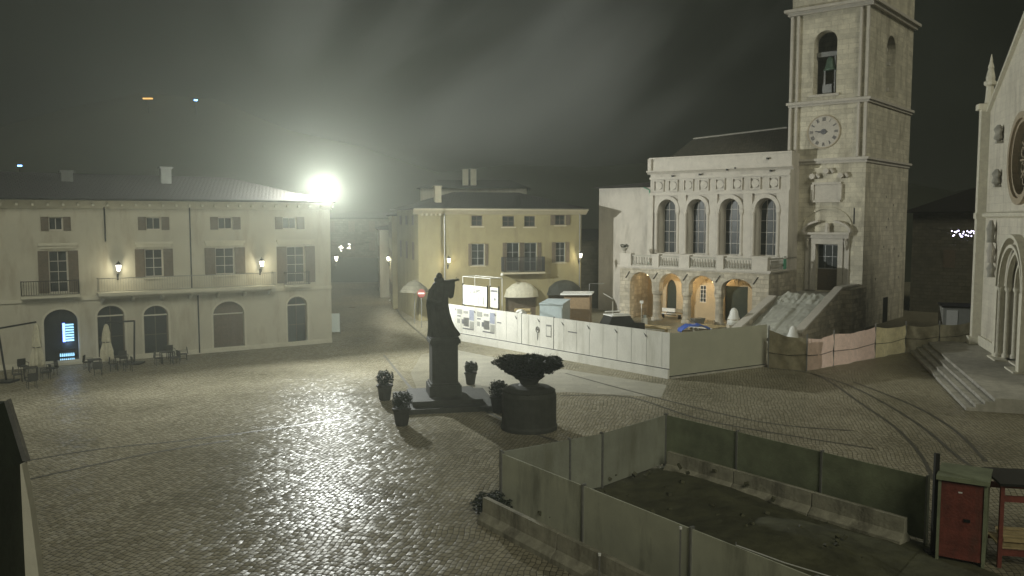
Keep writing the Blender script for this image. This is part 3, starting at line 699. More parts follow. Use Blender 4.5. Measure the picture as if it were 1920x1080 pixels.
MB().box(UW0, UW1, 3.8, 3.996, 11.76, 12.0).box(UW0, UW1, 3.8, 3.996, 13.3, 13.5).build('frieze_band', 'palazzo_trim', pb)
for (x0, x1) in ((1227,1246),(1254,1272),(1282.5,1301),(1311,1330),(1342,1360),(1374,1393),(1407,1427),(1442,1462)):
    a = P_.hit(x0, 350, 4)[0]; c = P_.hit(x1, 346, 4)[0]; z0, z1 = 12.12, 13.2; m_ = (a+c)/2
    b = MB().box(a, a+.09, 3.82, 3.996, z0, z1).box(c-.09, c, 3.82, 3.996, z0, z1).box(a+.09, c-.09, 3.82, 3.996, z0, z0+.09).box(a+.09, c-.09, 3.82, 3.996, z1-.09, z1)
    b.add([(m_+.36*math.cos(k*math.pi/9), v, (z0+z1)/2+.36*math.sin(k*math.pi/9)) for v in (3.88, 3.996) for k in range(18)], [tuple(range(18))]+[(i, (i+1)%18, (i+1)%18+18, i+18) for i in range(18)])
    b.build('medallion_panel', 'palazzo_trim', pb)
# left wing with sloping roof edge
wz = P_.hit(1135, 352, 4.6)
MB().box(-20.5, UW0-.02, 4.6, 12, 0, 12.6).build('side_wing', 'palazzo', pb)
MB().prism([(-20.9, 12.6), (UW0-.02, 12.6), (UW0-.02, 13.1), (-20.9, 12.75)], 4.2, 12.4).build('wing_roof', 'tiles', pb)
MB().tube([(UW0-.35, 4.45, 5), (UW0-.35, 4.45, 12.3), (UW0-1.3, 4.3, 12.75)], .06, 6).build('drainpipe', 'green', pb)
MB().box(UW0-.1, UW0+.25, 3.6, 3.9, UZ+.1, UZ+1.2).build('chimney', 'palazzo_trim', pb)
b = MB()
for (x, y) in ((1260,330),(1311,327),(1362,318),(1378,315),(1438,297),(1444,320)): u, z = P_.hit(x, y, 3.6); b.box(u-.07, u+.07, 3.6, 3.92, z-.08, z+.08)
b.build('spotlight_bracket', 'iron', pb)
q1 = P_.hit(1300, 261, 13); q2 = P_.hit(1476, 240, 13)
MB().add([(-13.6, 6, 15.2), (-1.1, 6, 15.2), (q2[0], 13, q2[1]), (q1[0], 13, q1[1]), (-1.1, 15.5, 15.2), (-13.6, 15.5, 15.2)], [(0,1,2,3),(2,4,5,3),(0,3,5),(1,4,2),(0,5,4,1)]).build('roof', 'oldtiles', pb)
MB().tube([(q1[0], 13, q1[1]+.05), (q2[0], 13, q2[1]+.05)], .09, 6).build('ridge', 'concrete', pb)
urn = thing('stone_urn', 'small stone urn with a plant on the left corner of the arcade terrace', 'urn', P_.w(-14.5, .15, 6.25))
MB().lathe([(.15,0),(.08,.15),(.3,.4),(.34,.5)], (0,0,0), 10).build('bowl', 'concrete', urn)
fk = MB()
for k in range(60): a = random.random()*6.28; r_ = random.random()*.4; fk.obox((r_*math.cos(a), r_*math.sin(a), .55+random.random()*.25), (.12, .1, .01), a, random.random()*3)
fk.build('foliage', 'leaf', urn)
gs = MB(); u = P_.hu if False else None
t = thing('green_banner', 'small green and white sheet hung on the terrace railing beside the tower', 'banner', P_.w(.035, 3.2, 0), R(50))
MB().box(-.3, .3, -.015, .015, 5.1, 6.0).build('cloth', 'green', t); MB().box(-.3, .3, -.02, .02, 6.0, 6.25).build('hem', 'white', t)
# arcade lamps (lit)
for (u, v, lab, e) in ((-9.9, 2.3, 'warm lamp hanging under the second arch of the arcade', 125), (-6.3, 2.6, 'warm lamp hanging under the third arch of the arcade', 105), (-13.2, 2.3, 'warm lamp hanging under the first arch of the arcade', 12), (-2.4, 3.4, 'dim warm lamp under the fourth arch of the arcade', 1)):
    t = thing('hanging_lamp', lab, 'lamp', P_.w(u, v, 4.15), 0, 'lamps hanging in the arcade')
    MB().tube([(0,0,.15),(0,0,.62)], .015, 5).build('cord', 'iron', t); MB().lathe([(.05,.12),(.18,0),(.2,-.02)], (0,0,.02), 10).build('lamp_shade', 'iron', t)
    MB().lathe([(.03,-.12),(.08,-.06),(.05,.0)], (0,0,0), 8).build('bulb', 'warmglass', t)
    lens('lamp_light', 'POINT', (0, 0, -.25), e, (1, .76, .42), .12, t)

# ================================================================= TOWER
tw = thing('clock_tower', 'tall square stone bell tower with a clock face, arched belfry and portal', 'tower', P_.w(0, 0, 0), R(-40))
TU0, TU1, TV = -1.0, 5.75, 6.0
TV1 = 18.5
bel = P_.rect(1526, 57, 1569, 176, TV)
belh = arch(bel[0], bel[1], bel[2], bel[3]-(bel[1]-bel[0])/2, bel[3], 16)
dr = P_.rect(1530, 458, 1571, 545, TV)
TH = 33
b = MB().holed(rc(TU0, TU1, 0, TH), [belh, rc(*dr)], TV, 1.0)
sb = arch(10.6, 13.2, bel[2], bel[3]-1.3, bel[3], 12)
# side face with belfry opening
loops = [rc(TV, TV1, 0, TH), sb]; pts = [p for l in loops for p in l]
tr = tessellate_polygon([[Vector((a, z, 0)) for a, z in l] for l in loops])
b.add([(TU1, v, z) for v, z in pts], [tuple(x) for x in tr])
n = len(sb); b.add([(TU1, v, z) for v, z in sb]+[(TU1-1, v, z) for v, z in sb], [(i, (i+1)%n, (i+1)%n+n, i+n) for i in range(n)])
b.add([(TU0,TV,0),(TU0,TV1,0),(TU0,TV1,TH),(TU0,TV,TH)], [(0,1,2,3)]).add([(TU0,TV1,0),(TU1,TV1,0),(TU1,TV1,TH),(TU0,TV1,TH)], [(0,1,2,3)]).add([(TU0,TV,TH),(TU1,TV,TH),(TU1,TV1,TH),(TU0,TV1,TH)], [(0,1,2,3)])
b.box(TU0+.1, TU1-1.1, TV+4.4, TV+4.6, bel[2]-1, bel[3]+1).box(TU0+.1, TU1-1.02, TV+1.02, TV+4.6, bel[2]-.9, bel[2]-.6)
b.build('shaft', 'tower', tw, fix=False)
# string courses and quoin strips
z1 = P_.hit(1472, 202, TV)[1]; z1b = 19.3; z2 = P_.hit(1497, 325, TV)[1]
zc1 = 19.55; zc2 = 14.55
def ring(z, h, pr): 
    return MB().box(TU0-pr, TU1+pr, TV-pr, TV-.003, z, z+h).box(TU1+.003, TU1+pr, TV-.003, TV1+pr, z, z+h).box(TU0-pr, TU0-.003, TV-.003, TV+3, z, z+h)
for z, h, p in ((zc1, .22, .28), (zc1-.2, .2, .14), (zc2, .2, .25), (zc2-.25, .25, .1), (27.6, .25, .55), (27.3, .3, .3), (bel[2]-.55, .0, 0)):
    if h: ring(z, h, p).build('string_course', 'palazzo_trim', tw)
b = MB()
for (za, zb_) in ((zc2+.25, zc1-.25), (zc1+.25, 27.2)):
    for (ua, ub) in ((TU0+.0, TU0+.22), (TU0+.6, TU0+.78), (TU1-.78, TU1-.6), (TU1-.22, TU1-.0)): MB().box(ua, ub, TV-.3, TV-.003, za, zb_).build('corner_strip', 'palazzo_trim', tw)
# belfry: bell and sill
MB().box(bel[0]-.3, bel[1]+.3, TV-.2, TV-.005, bel[2]-.22, bel[2]-.02).build('sill', 'palazzo_trim', tw)
be = MB().lathe([(.62,0),(.55,.12),(.42,.5),(.34,.95),(.2,1.15),(.05,1.2)], ((bel[0]+bel[1])/2+.2, TV+.8, bel[2]+2.1), 18).build('bell', 'green', tw, smooth=True); be.data.materials[0] = mat('green_bronze', (.13, .2, .15), .5, .3, 5, .1, metal=.5)
MB().box(bel[0]+.05, bel[1]-.02, TV+.6, TV+.95, bel[2]+3.3, bel[2]+3.7).box((bel[0]+bel[1])/2-.35, (bel[0]+bel[1])/2-.2, TV+.7, TV+.85, bel[2], bel[2]+2.1).box((bel[0]+bel[1])/2+.55, (bel[0]+bel[1])/2+.66, TV+.7, TV+.85, bel[2], bel[2]+3.3).box((bel[0]+bel[1])/2-.4, (bel[0]+bel[1])/2+.4, TV+.6, TV+1, bel[2]+.1, bel[2]+.9).build('bell_frame', 'steel', tw)
# clock
cu, cz = P_.hit(1545, 247, TV); cr = 1.36
ck = MB().add([(cu+cr*math.cos(k*math.pi/20), v, cz+cr*math.sin(k*math.pi/20)) for v in (TV-.07, TV-.004) for k in range(40)], [tuple(range(40))]+[(i, (i+1)%40, (i+1)%40+40, i+40) for i in range(40)]).build('clock_face', 'palazzo', tw)
b = MB()
for k in range(40):
    a0_, a1_ = k*math.pi/20, (k+1)*math.pi/20
    b.add([(cu+r_*math.cos(a), TV-.11, cz+r_*math.sin(a)) for a in (a0_, a1_) for r_ in (cr, cr+.09)]+[(cu+r_*math.cos(a), TV-.02, cz+r_*math.sin(a)) for a in (a0_, a1_) for r_ in (cr, cr+.09)], [(0,1,3,2),(0,2,6,4),(1,3,7,5)])
b.build('clock_rim', 'rose', ck)
b = MB(); numer = ['I','II','III','IIII','V','VI','VII','VIII','IX','X','XI','XII']
for i, s in enumerate(numer):
    a = math.pi/2-(i+1)*math.pi/6; w = .055; tot = 0; wd = {'I': .07, 'V': .15, 'X': .16}
    tot = sum(wd[ch] for ch in s); x = -tot/2
    for ch in s:
        xc = x+wd[ch]/2; x += wd[ch]
        segs = {'I': [(0, -.15, 0, .15)], 'V': [(-.06, .15, 0, -.15), (.06, .15, 0, -.15)], 'X': [(-.06, .15, .06, -.15), (.06, .15, -.06, -.15)]}[ch]
        for (xa, ya, xb, yb) in segs:
            def tf(px, py): rr = 1.08+py; tx = xc+px; return (cu+rr*math.cos(a)+tx*math.sin(a), cz+rr*math.sin(a)-tx*math.cos(a))
            p, q = tf(xa, ya), tf(xb, yb); b.tube([(p[0], TV-.085, p[1]), (q[0], TV-.085, q[1])], .022, 4)
b.build('numerals', 'text', ck)
b = MB().tube([(cu+.35, TV-.12, cz-.03), (cu, TV-.12, cz), (cu-.72, TV-.12, cz+.06)], .04, 4).tube([(cu, TV-.14, cz), (cu-.45, TV-.14, cz+.0)], .07, 5)
b.lathe([(.0,0),(.26,0.01)], (0,0,0), 3) if False else None
b.add([(cu+.24*math.cos(k*math.pi/6), v, cz+.24*math.sin(k*math.pi/6)) for v in (TV-.16, TV-.08) for k in range(12)], [tuple(range(12)), tuple(range(23, 11, -1))]+[(i, (i+1)%12, (i+1)%12+12, i+12) for i in range(12)])
b.build('clock_hand', 'text', ck)
# lower storey: slightly projecting base, scroll plaque, relieving arch, portal
pu = (dr[0]+dr[1])/2; dt = dr[3]
MB().box(TU0-.1, TU1+.12, TV-.12, TV-.004, 0, .6).build('plinth', 'tower', tw)
pl = P_.rect(1528, 346, 1573, 375, TV)
b = MB().box(pl[0], pl[1], TV-.16, TV-.004, pl[2], pl[3]).box(pl[0]-.2, pl[1]+.2, TV-.24, TV-.004, pl[3]+.01, pl[3]+.2).box(pl[0]-.2, pl[1]+.2, TV-.24, TV-.004, pl[2]-.2, pl[2]-.01)
b.box(pl[1]+.02, pl[1]+.3, TV-.28, TV-.004, pl[2], pl[3]).box(pl[0]-.3, pl[0]-.02, TV-.28, TV-.004, pl[2], pl[3])
b.build('plaque', 'palazzo_trim', tw)
for (x, y) in ((1524, 331), (1550, 321), (1577, 329)):
    u, z = P_.hit(x, y, TV-.3)
    MB().tube([(u, TV-.55, z), (u, TV-.004, z)], .24, 12).tube([(u+.3, TV-.3, z+.2), (u+.55, TV-.2, z-.1)], .14, 8).build('scroll', 'palazzo_trim', tw)
b = MB().band(archline(pu-2.1, pu+1.95, dt+1.35, dt+3.1, 18), .16, TV-.12, TV-.004); b.build('relieving_arch', 'tower', tw)
b = MB().box(dr[0]-.45, dr[0]-.02, TV-.25, TV-.004, dr[2], dt+.02).box(dr[1]+.02, dr[1]+.45, TV-.25, TV-.004, dr[2], dt+.02).box(dr[0]-.45, dr[1]+.45, TV-.27, TV-.004, dt+.03, dt+.5)
b.box(dr[0]-.95, dr[0]-.47, TV-.12, TV-.004, dr[2], dt+.5).box(dr[1]+.47, dr[1]+.95, TV-.12, TV-.004, dr[2], dt+.5)
pf = b.build('portal_frame', 'palazzo_trim', tw)
b = MB().box(dr[0]-1.05, dr[1]+1.05, TV-.6, TV-.004, dt+.85, dt+1.05).box(dr[0]-.95, dr[1]+.95, TV-.35, TV-.004, dt+.52, dt+.84)
al = archline(dr[0]-1.0, dr[1]+1.0, dt+1.06, dt+2.0, 18)
b.band(al[:8], .17, TV-.6, TV-.004).band(al[11:], .17, TV-.6, TV-.004)
b.build('pediment', 'palazzo_trim', tw)
b = MB()
for u in (dr[0]-.7, dr[1]+.7): MB().tube([(u, TV-.12, dt+.5), (u, TV-.42, dt+.35), (u, TV-.3, dt-.2), (u, TV-.14, dt-.45)], .17, 8, .08).build('corbel', 'palazzo_trim', tw)
b.lathe([(.25,0),(.18,.3),(.22,.55),(.12,.8)], (pu+.05, TV-.3, dt+1.06), 10).build('pediment_bust', 'palazzo_trim', tw)
window(tw, dr[0], dr[1], dr[2]+1.9, dr[3], TV+.4, (2, 1), 'steel', .08)
d = MB().box(dr[0], dr[1], TV+.4, TV+.5, dr[2], dr[2]+1.88); 
for k in (.25, .75):
    for z in (.2, 1.0): d.box(dr[0]+(dr[1]-dr[0])*(k-.18), dr[0]+(dr[1]-dr[0])*(k+.18), TV+.36, TV+.398, dr[2]+z, dr[2]+z+.65)
d.build('door', 'wood', tw)
u, z = P_.hit(1601.5, 405, TV); MB().box(u-.06, u+.06, TV-.01, TV-.004, z-.7, z+.7).build('slit_window', 'iron', tw)
b = MB()
for k in range(10): v = TV+1+random.random()*10; z = 1+random.random()*11; b.box(TU1+.004, TU1+.01, v, v+.18, z, z+.2)
b.box(TU1+.004, TU1+.02, 12.0, 13.4, 0, 2.3); b.build('wall_opening', 'iron', tw)
for k, (v, z) in enumerate(((11.2, 24.3), (12.1, 23.2), (11.9, 20.9))): MB().box(TU1-.5, TU1-.2, v, v+.3, z, z+.3).build('bracket', 'palazzo_trim', tw)

# ================================================================= STAIRS
st = thing('stone_staircase', 'broad external stone staircase between sloping parapets rising to the tower portal', 'staircase', P_.w(0, 0, 0), R(-40))
SU0, SU1 = .25, 5.0
n = 18; b = MB()
for k in range(n):
    z = 3.1*(k+1)/n; v0 = -7.2+9.2*k/n; b.box(SU0+.42, SU1-.02, v0, v0+9.2/n-.002, 0, z)
b.box(SU0+.42, SU1-.02, 2.001, TV-.3, 0, 3.1); b.build('steps', 'concrete', st)
b = MB().prismx([(-6.9, 0), (-6.9, .85), (-.1, 2.9), (-.1, 0)], SU0-.15, SU0+.4); b.build('parapet', 'rubble', st)
b = MB().prismx([(-6.6, 0), (-6.6, .95), (1.78, 3.75), (5.85, 3.75), (5.85, 0)], SU1, SU1+.5); b.build('parapet', 'rubble', st)
MB().prismx([(-6.7, .951), (-6.7, 1.1), (1.75, 3.91), (5.85, 3.91), (5.85, 3.76), (1.78, 3.76)], SU1-.08, SU1+.58).prismx([(-7.0, .851), (-7.0, .99), (-.1, 3.05), (-.1, 2.901)], SU0-.22, SU0+.47).build('coping', 'palazzo_trim', st)
MB().box(SU1+.51, SU1+1.2, 2.2, 5.8, 0, 3.7).build('side_pier', 'rubble', st)
from mathutils import noise as mnoise
nu, nv = 26, 44; vs = []; fs = []
for j in range(nv+1):
    for i in range(nu+1):
        v = -7.6+8.2*j/nv; f = i/nu; u = SU0+.45+(SU1-SU0-.5)*f
        crump = mnoise.noise(Vector((u*.9, v*.6, 2)))*.16+abs(mnoise.noise(Vector((u*2.6, v*1.6, 5))))*.13
        z = max(.45, 3.1*(v+7.2)/9.2+.42)+crump+(.45*abs(mnoise.noise(Vector((u*1.9, v*2.5, 9)))) if j > nv*.82 else 0)-.25*max(0, .12-f)/.12
        if abs(f-.52) < .025: z += .07
        vs.append((u, v, z))
for j in range(nv):
    for i in range(nu): q = j*(nu+1)+i; fs.append((q, q+1, q+nu+2, q+nu+1))
tp = MB().add(vs, fs).build('tarpaulin', 'tarp', smooth=False, loc=P_.w(0,0,0), rz=R(-40)); tag(tp, 'large grey tarpaulin draped down the stone staircase', 'tarpaulin')
sm = tp.modifiers.new('thickness', 'SOLIDIFY'); sm.thickness = .02
def wrapped(px, py, Yd, s, lab, rope):
    x, y, z = D(px, py, Yd); t = thing('wrapped_statue', lab, 'statue', (x, y, 0), 0, 'sheeted statues at the foot of the staircase')
    MB().box(-.5*s, .5*s, -.5*s, .5*s, 0, z-.75*s).build('pedestal', 'rubble', t)
    MB().lathe([(.55*s,-.75*s),(.5*s,-.3*s),(.36*s,.1*s),(.34*s,.35*s),(.22*s,.58*s),(.05*s,.68*s)], (0,0,z), 16, wob=.07).build('sheet', 'white', t, smooth=True)
    if rope: MB().lathe([(.5*s,0),(.55*s,.06)], (0,0,z-.35*s), 14).build('strap', 'timber', t)
wrapped(1376, 592, 68.5, .95, 'figure wrapped in a white sheet on a pedestal before the fourth arch', True)
wrapped(1487, 624, 63.5, .8, 'small wrapped white figure at the foot of the tarpaulin covered stairs', False)

# ================================================================= BUILDINGS BEHIND, RIGHT
t = thing('dark_stone_house', 'unlit stone house in shadow behind the tower with a dark roof', 'building', (48, 82, 0), R(-40))
MB().box(-9, 9, 0, 10, 0, 10.2).build('wall', 'darkstone', t); gable_roof(t, -9, 9, 0, 10, 10.2, 2.4, .8)
b = MB()
for k in (-6, -2, 3): MB().box(k, k+1.1, -.04, -.004, 4.6, 6.4).build('shutter', 'wood', t)
x, y, z = D(1807, 600, 68); t = thing('site_cabin', 'pale grey site cabin with a dark flat roof edge beside the church', 'cabin', (x, y, 0), R(-20))
MB().box(-1.5, 1.6, 0, 3, .12, 2.35).build('body', 'grey', t); MB().box(-1.6, 1.7, -.1, 3.1, 2.36, 2.5).build('roof', 'iron', t)
MB().box(-1.25, -.45, -.03, -.003, .25, 2.15).build('door', 'white', t); MB().box(-1.4, 1.5, .1, 2.9, 0, .11).build('skid', 'iron', t)
for (px, py, Yd, lab) in ((1806, 438, 75, 'bright violet white string of festive lights over the lane beside the church'),):
    x, y, z = D(px, py, Yd); t = thing('festive_light_string', lab, 'festive lights', (x, y, z)); b = MB()
    for k in range(26): b.obox((-1.0+2.1*k/25, random.uniform(-.1, .1), random.uniform(-.26, .26)), (.07, .07, .1), random.random())
    b.build('bulbs', 'fairy', t); MB().tube([(-3, 0, .5), (0, 0, 0), (3, 0, .5)], .015, 4).build('cable', 'iron', t)
    lens('string_light', 'POINT', (0, -.4, 0), 20, (.8, .75, 1), .4, t)

# ================================================================= CHURCH
C_ = Fr(32.9, 59.44, -107.5)
chh = thing('church', 'pale stone church with stepped portal, rose window and gabled front at the right edge', 'church', (C_.ox, C_.oy, 0), R(-107.5))
ZP = .7
e_ = C_.hit(1850, 214); ap = C_.hit(1920, 35)
slope = (ap[1]-e_[1])/(ap[0]-e_[0])
hw = 9.0; ze = e_[1]; za = ze+slope*hw
ru, rzc = C_.hit(1936, 292); rr_ = 2.75
ru = hw
pj0 = C_.hit(1866, 600)[0]; pw = hw-pj0
zt_p = C_.hit(1900, 432, -.3)[1]
outer = [(0, 0), (2*hw, 0), (2*hw, ze), (hw, za), (0, ze)]
hp = arch(hw-2.6, hw+2.6, ZP+.1, 5.2, 7.8, 20)
hr = [(ru+rr_*.8*math.cos(k*math.pi/16), rzc+rr_*.8*math.sin(k*math.pi/16)) for k in range(32)]
b = MB().holed(outer, [hp, hr], 0, 1.6)
b.add([(0,0,0),(0,26,0),(0,26,ze),(0,0,ze)], [(0,1,2,3)]).add([(2*hw,0,0),(2*hw,26,0),(2*hw,26,ze),(2*hw,0,ze)], [(0,1,2,3)])
b.add([(0,0.02,ze),(hw,.02,za),(hw,26,za),(0,26,ze),(2*hw,.02,ze),(2*hw,26,ze)], [(0,1,2,3),(1,4,5,2)])
b.build('wall', 'church', chh, fix=False)
cp = MB(); P0, P1 = (0, ze), (hw, za)
for (q0, q1) in ((P0, P1), ((2*hw, ze), (hw, za))):
    cp.prism([q0, q1, (q1[0], q1[1]+.35), (q0[0]+(-.25 if q0[0] < 1 else .25), q0[1]+.05)], -.25, .5)
cp.build('gable_coping', 'church_trim', chh)
MB().prismx([(-.02, ze*.0+9.55), (-.22, 9.65), (-.28, 9.85), (-.02, 9.95)], -.3, 2*hw+.3).build('string_course', 'church_trim', chh)
# corner buttress + pinnacle
zpin = C_.hit(1848, 210)[1]
b = MB().box(-.75, -.02, -.55, .8, 0, ze+.2).box(-.9, .1, -.75, .9, 0, 1.2).box(-.95, -.0, -.75, .95, ze+.201, ze+.6).box(-.85, -.0, -.62, .85, 9.5, 9.9); b.build('corner_buttress', 'church_trim', chh)
b = MB().lathe([(.36,0),(.3,.15),(.24,1.2),(.4,1.3),(.42,1.5),(.28,1.6),(.3,1.8),(.17,2.4),(.21,2.45),(.09,2.9),(.1,2.95),(.02,3.4)], (-.45, 0, ze+.6), 8); b.build('pinnacle', 'church_trim', chh)
MB().box(.05, hw-3.35, -.18, -.004, ZP, 1.35).build('plinth', 'church_trim', chh); MB().box(hw+3.35, 2*hw, -.18, -.004, ZP, 1.35).build('plinth', 'church_trim', chh)
# portal orders
b = MB()
for k in range(5):
    h = 2.9-k*.34; v0 = -.45+k*.38
    al = archline(hw-h+.34, hw+h-.34, 5.2, 5.2+h-.34, 18)
    b.band(al, .2, v0, v0+.3)
    for sgn_ in (-1, 1): b.lathe([(.2,0),(.2,.2),(.13,.3),(.12,4.1),(.2,4.3),(.2,4.42)], (hw+sgn_*(h-.22), v0+.14, ZP+.1), 10)
b.build('portal_columns', 'church_trim', chh)
b = MB().box(hw-3.25, hw-2.62, -.5, -.004, ZP, 5.25).box(hw+2.62, hw+3.25, -.5, -.004, ZP, 5.25); b.band(archline(hw-3.05, hw+3.05, 5.26, 8.35, 20), .22, -.5, -.004)
b.box(hw-3.3, hw-1.2, -.75, 1.5, .69, ZP+.1).box(hw+1.2, hw+3.3, -.75, 1.5, .69, ZP+.1)
b.build('portal_frame', 'church_trim', chh)
MB().prism(arch(hw-1.5, hw+1.5, ZP, 5.2, 6.6), 1.5, 1.58).build('door', 'wood', chh)
# rose
b = MB()
for (ra, rb, v0) in ((rr_*1.0, rr_*.86, -.25), (rr_*.85, rr_*.78, -.1), (.62, .4, .2)):
    for k in range(32):
        a0_, a1_ = k*math.pi/16, (k+1)*math.pi/16
        q = [(ru+r_*math.cos(a), rzc+r_*math.sin(a)) for a, r_ in ((a0_, rb), (a1_, rb), (a1_, ra), (a0_, ra))]; b.prism(q, v0, v0+.35)
for k in range(12):
    a = k*math.pi/6; b.tube([(ru+.5*math.cos(a), .4, rzc+.5*math.sin(a)), (ru+rr_*.8*math.cos(a), .4, rzc+rr_*.8*math.sin(a))], .07, 6)
    b.tube([(ru+(1.75+.32*math.cos(j*1.05))*math.cos(a+.26)-.32*math.sin(j*1.05)*math.sin(a+.26), .4, rzc+(1.75+.32*math.cos(j*1.05))*math.sin(a+.26)+.32*math.sin(j*1.05)*math.cos(a+.26)) for j in range(7)], .05, 5)
ro = b.build('rose_window', 'rose', chh)
MB().prism([(ru+rr_*.79*math.cos(k*math.pi/12), rzc+rr_*.79*math.sin(k*math.pi/12)) for k in range(24)], .8, .85).build('pane', 'glass', ro)
for (px, py, s) in ((1881, 250, .7), (1877, 333, .7)):
    u, z = C_.hit(px, py); MB().lathe([(.1,-.5),(.32,-.3),(.2,0),(.3,.25),(.1,.55)], (u, -.25, z), 8, wob=.12).box(u-.25, u+.25, -.4, -.004, z-.62, z-.5).build('carved_figure', 'concrete', chh)
for (y0, y1, m_) in ((413, 455, 'concrete'), (455, 493, 'palazzo_trim'), (493, 520, 'concrete')):
    u, z = C_.hit(1868, (y0+y1)/2); z0 = C_.hit(1868, y1)[1]; z1_ = C_.hit(1868, y0)[1]
    MB().lathe([(.25,0),(.2,.3*(z1_-z0)),(.28,.6*(z1_-z0)),(.1,z1_-z0)], (u, -.32, z0), 8, wob=.08).build('niche_statue', m_, chh)
u, z = C_.hit(1845, 575)
# steps
b = MB()
for k in range(4):
    z = ZP*(4-k)/4; e = 3.3+k*.42; b.box(-.9-k*.42, 2*hw+2, -e, -.0 if False else .5, z-ZP/4+.002, z)
tag(b.build('stone_steps', 'concrete', loc=(C_.ox, C_.oy, 0), rz=R(-107.5)), 'four pale stone steps wrapping the church platform', 'steps')

# ================================================================= STATUE
sx, sy = G(828, 748, .5)
S0 = Vector((sx, sy+1.3, 0))
stt = thing('monument', 'dark stone monument of a cloaked monk with outstretched arm on a tall pedestal, seen against the light', 'statue', S0, R(12))
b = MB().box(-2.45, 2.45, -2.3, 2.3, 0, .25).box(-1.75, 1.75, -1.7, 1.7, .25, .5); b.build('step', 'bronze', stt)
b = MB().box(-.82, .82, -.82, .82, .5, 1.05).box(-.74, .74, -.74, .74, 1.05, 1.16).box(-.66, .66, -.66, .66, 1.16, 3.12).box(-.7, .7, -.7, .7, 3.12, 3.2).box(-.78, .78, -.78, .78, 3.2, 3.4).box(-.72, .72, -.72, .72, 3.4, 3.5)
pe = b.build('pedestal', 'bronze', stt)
MB().box(-.48, .48, -.69, -.662, 1.5, 2.8).box(-.4, .4, -.70, -.691, 1.6, 2.7).build('inscription_panel', 'bronze', pe)
zb_ = 3.5
# (z, left, right, depth): cloaked body, wide and flaring, one continuous surface up to the crown of the head
prof = [(0,-.78,.86,.55),(.15,-.76,.80,.56),(.45,-.75,.58,.54),(.8,-.76,.42,.52),(1.2,-.82,.30,.50),(1.6,-.88,.24,.47),(1.9,-.84,.24,.43),(2.2,-.76,.26,.38),(2.5,-.62,.24,.34),(2.72,-.50,.14,.28),(2.84,-.38,.0,.20),(2.92,-.33,-.06,.14),(2.98,-.34,-.05,.15),(3.06,-.355,-.035,.18),(3.14,-.345,-.045,.17),(3.22,-.29,-.10,.11),(3.26,-.23,-.16,.05)]
vs = []; fs = []; n = 36
for i, (z, l, r_, d) in enumerate(prof):
    for k in range(n):
        a = 2*math.pi*k/n; f_ = 1+((.05*math.sin(a*11+z*.8)+.04*math.sin(a*5+z*1.5)) if i < 9 else 0)
        vs.append(((l+r_)/2+(r_-l)/2*f_*math.cos(a), d*f_*math.sin(a)-(.05 if i > 11 else 0), zb_+z))
for i in range(len(prof)-1):
    for k in range(n): fs.append((i*n+k, i*n+(k+1)%n, (i+1)*n+(k+1)%n, (i+1)*n+k))
fs.append(tuple(range(n-1, -1, -1))); fs.append(tuple((len(prof)-1)*n+k for k in range(n)))
body = MB().add(vs, fs)
# outstretched arm in a wide hanging sleeve
sl_ = [(-.25,2.75),(.0,2.86),(.3,2.88),(.58,2.92),(.6,2.6),(.56,2.3),(.5,2.0),(.36,1.93),(.2,2.05),(.0,2.3)]
body.prism([(x, zb_+z) for x, z in sl_], -.2, .14)
body.tube([(.4, -.05, zb_+2.8), (.5, -.08, zb_+2.82), (.62, -.1, zb_+2.86)], .085, 8, .06)
body.tube([(.61, -.1, zb_+2.86), (.70, -.12, zb_+2.88)], .065, 8, .055)
for k, (ln, dz) in enumerate(((.13, .045), (.16, .015), (.15, -.015), (.11, -.04))):
    p = Vector((.69, -.12, zb_+2.88+dz*.8)); body.tube([p, p+Vector((ln*.5, -.02, .02+dz*.3)), p+Vector((ln*.95, -.03, -.01+dz*.2))], .02, 6, .013)
body.tube([(.64, -.12, zb_+2.9), (.66, -.13, zb_+2.98), (.70, -.14, zb_+3.03)], .022, 6, .015)
body.tube([(-.6, -.25, zb_+2.4), (-.72, -.42, zb_+1.95), (-.4, -.58, zb_+1.75), (-.15, -.6, zb_+1.8)], .17, 10, .08)
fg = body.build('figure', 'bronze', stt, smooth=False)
b = MB().lathe([(.2,0),(.26,.12),(.22,.24)], (-.2, .02, zb_+2.76), 14).tube([(-.2, -.22, zb_+3.12), (-.2, -.26, zb_+3.06), (-.2, -.22, zb_+3.04)], .022, 6)
b.tube([(-.27, -.2, zb_+3.13), (-.13, -.2, zb_+3.13)], .016, 6).tube([(-.24, -.215, zb_+2.99), (-.16, -.215, zb_+2.99)], .012, 5)
b.build('hood_and_face', 'bronze', fg, smooth=True)
stt['label'] = 'dark stone monument of a cloaked monk with one arm outstretched on a tall pedestal'

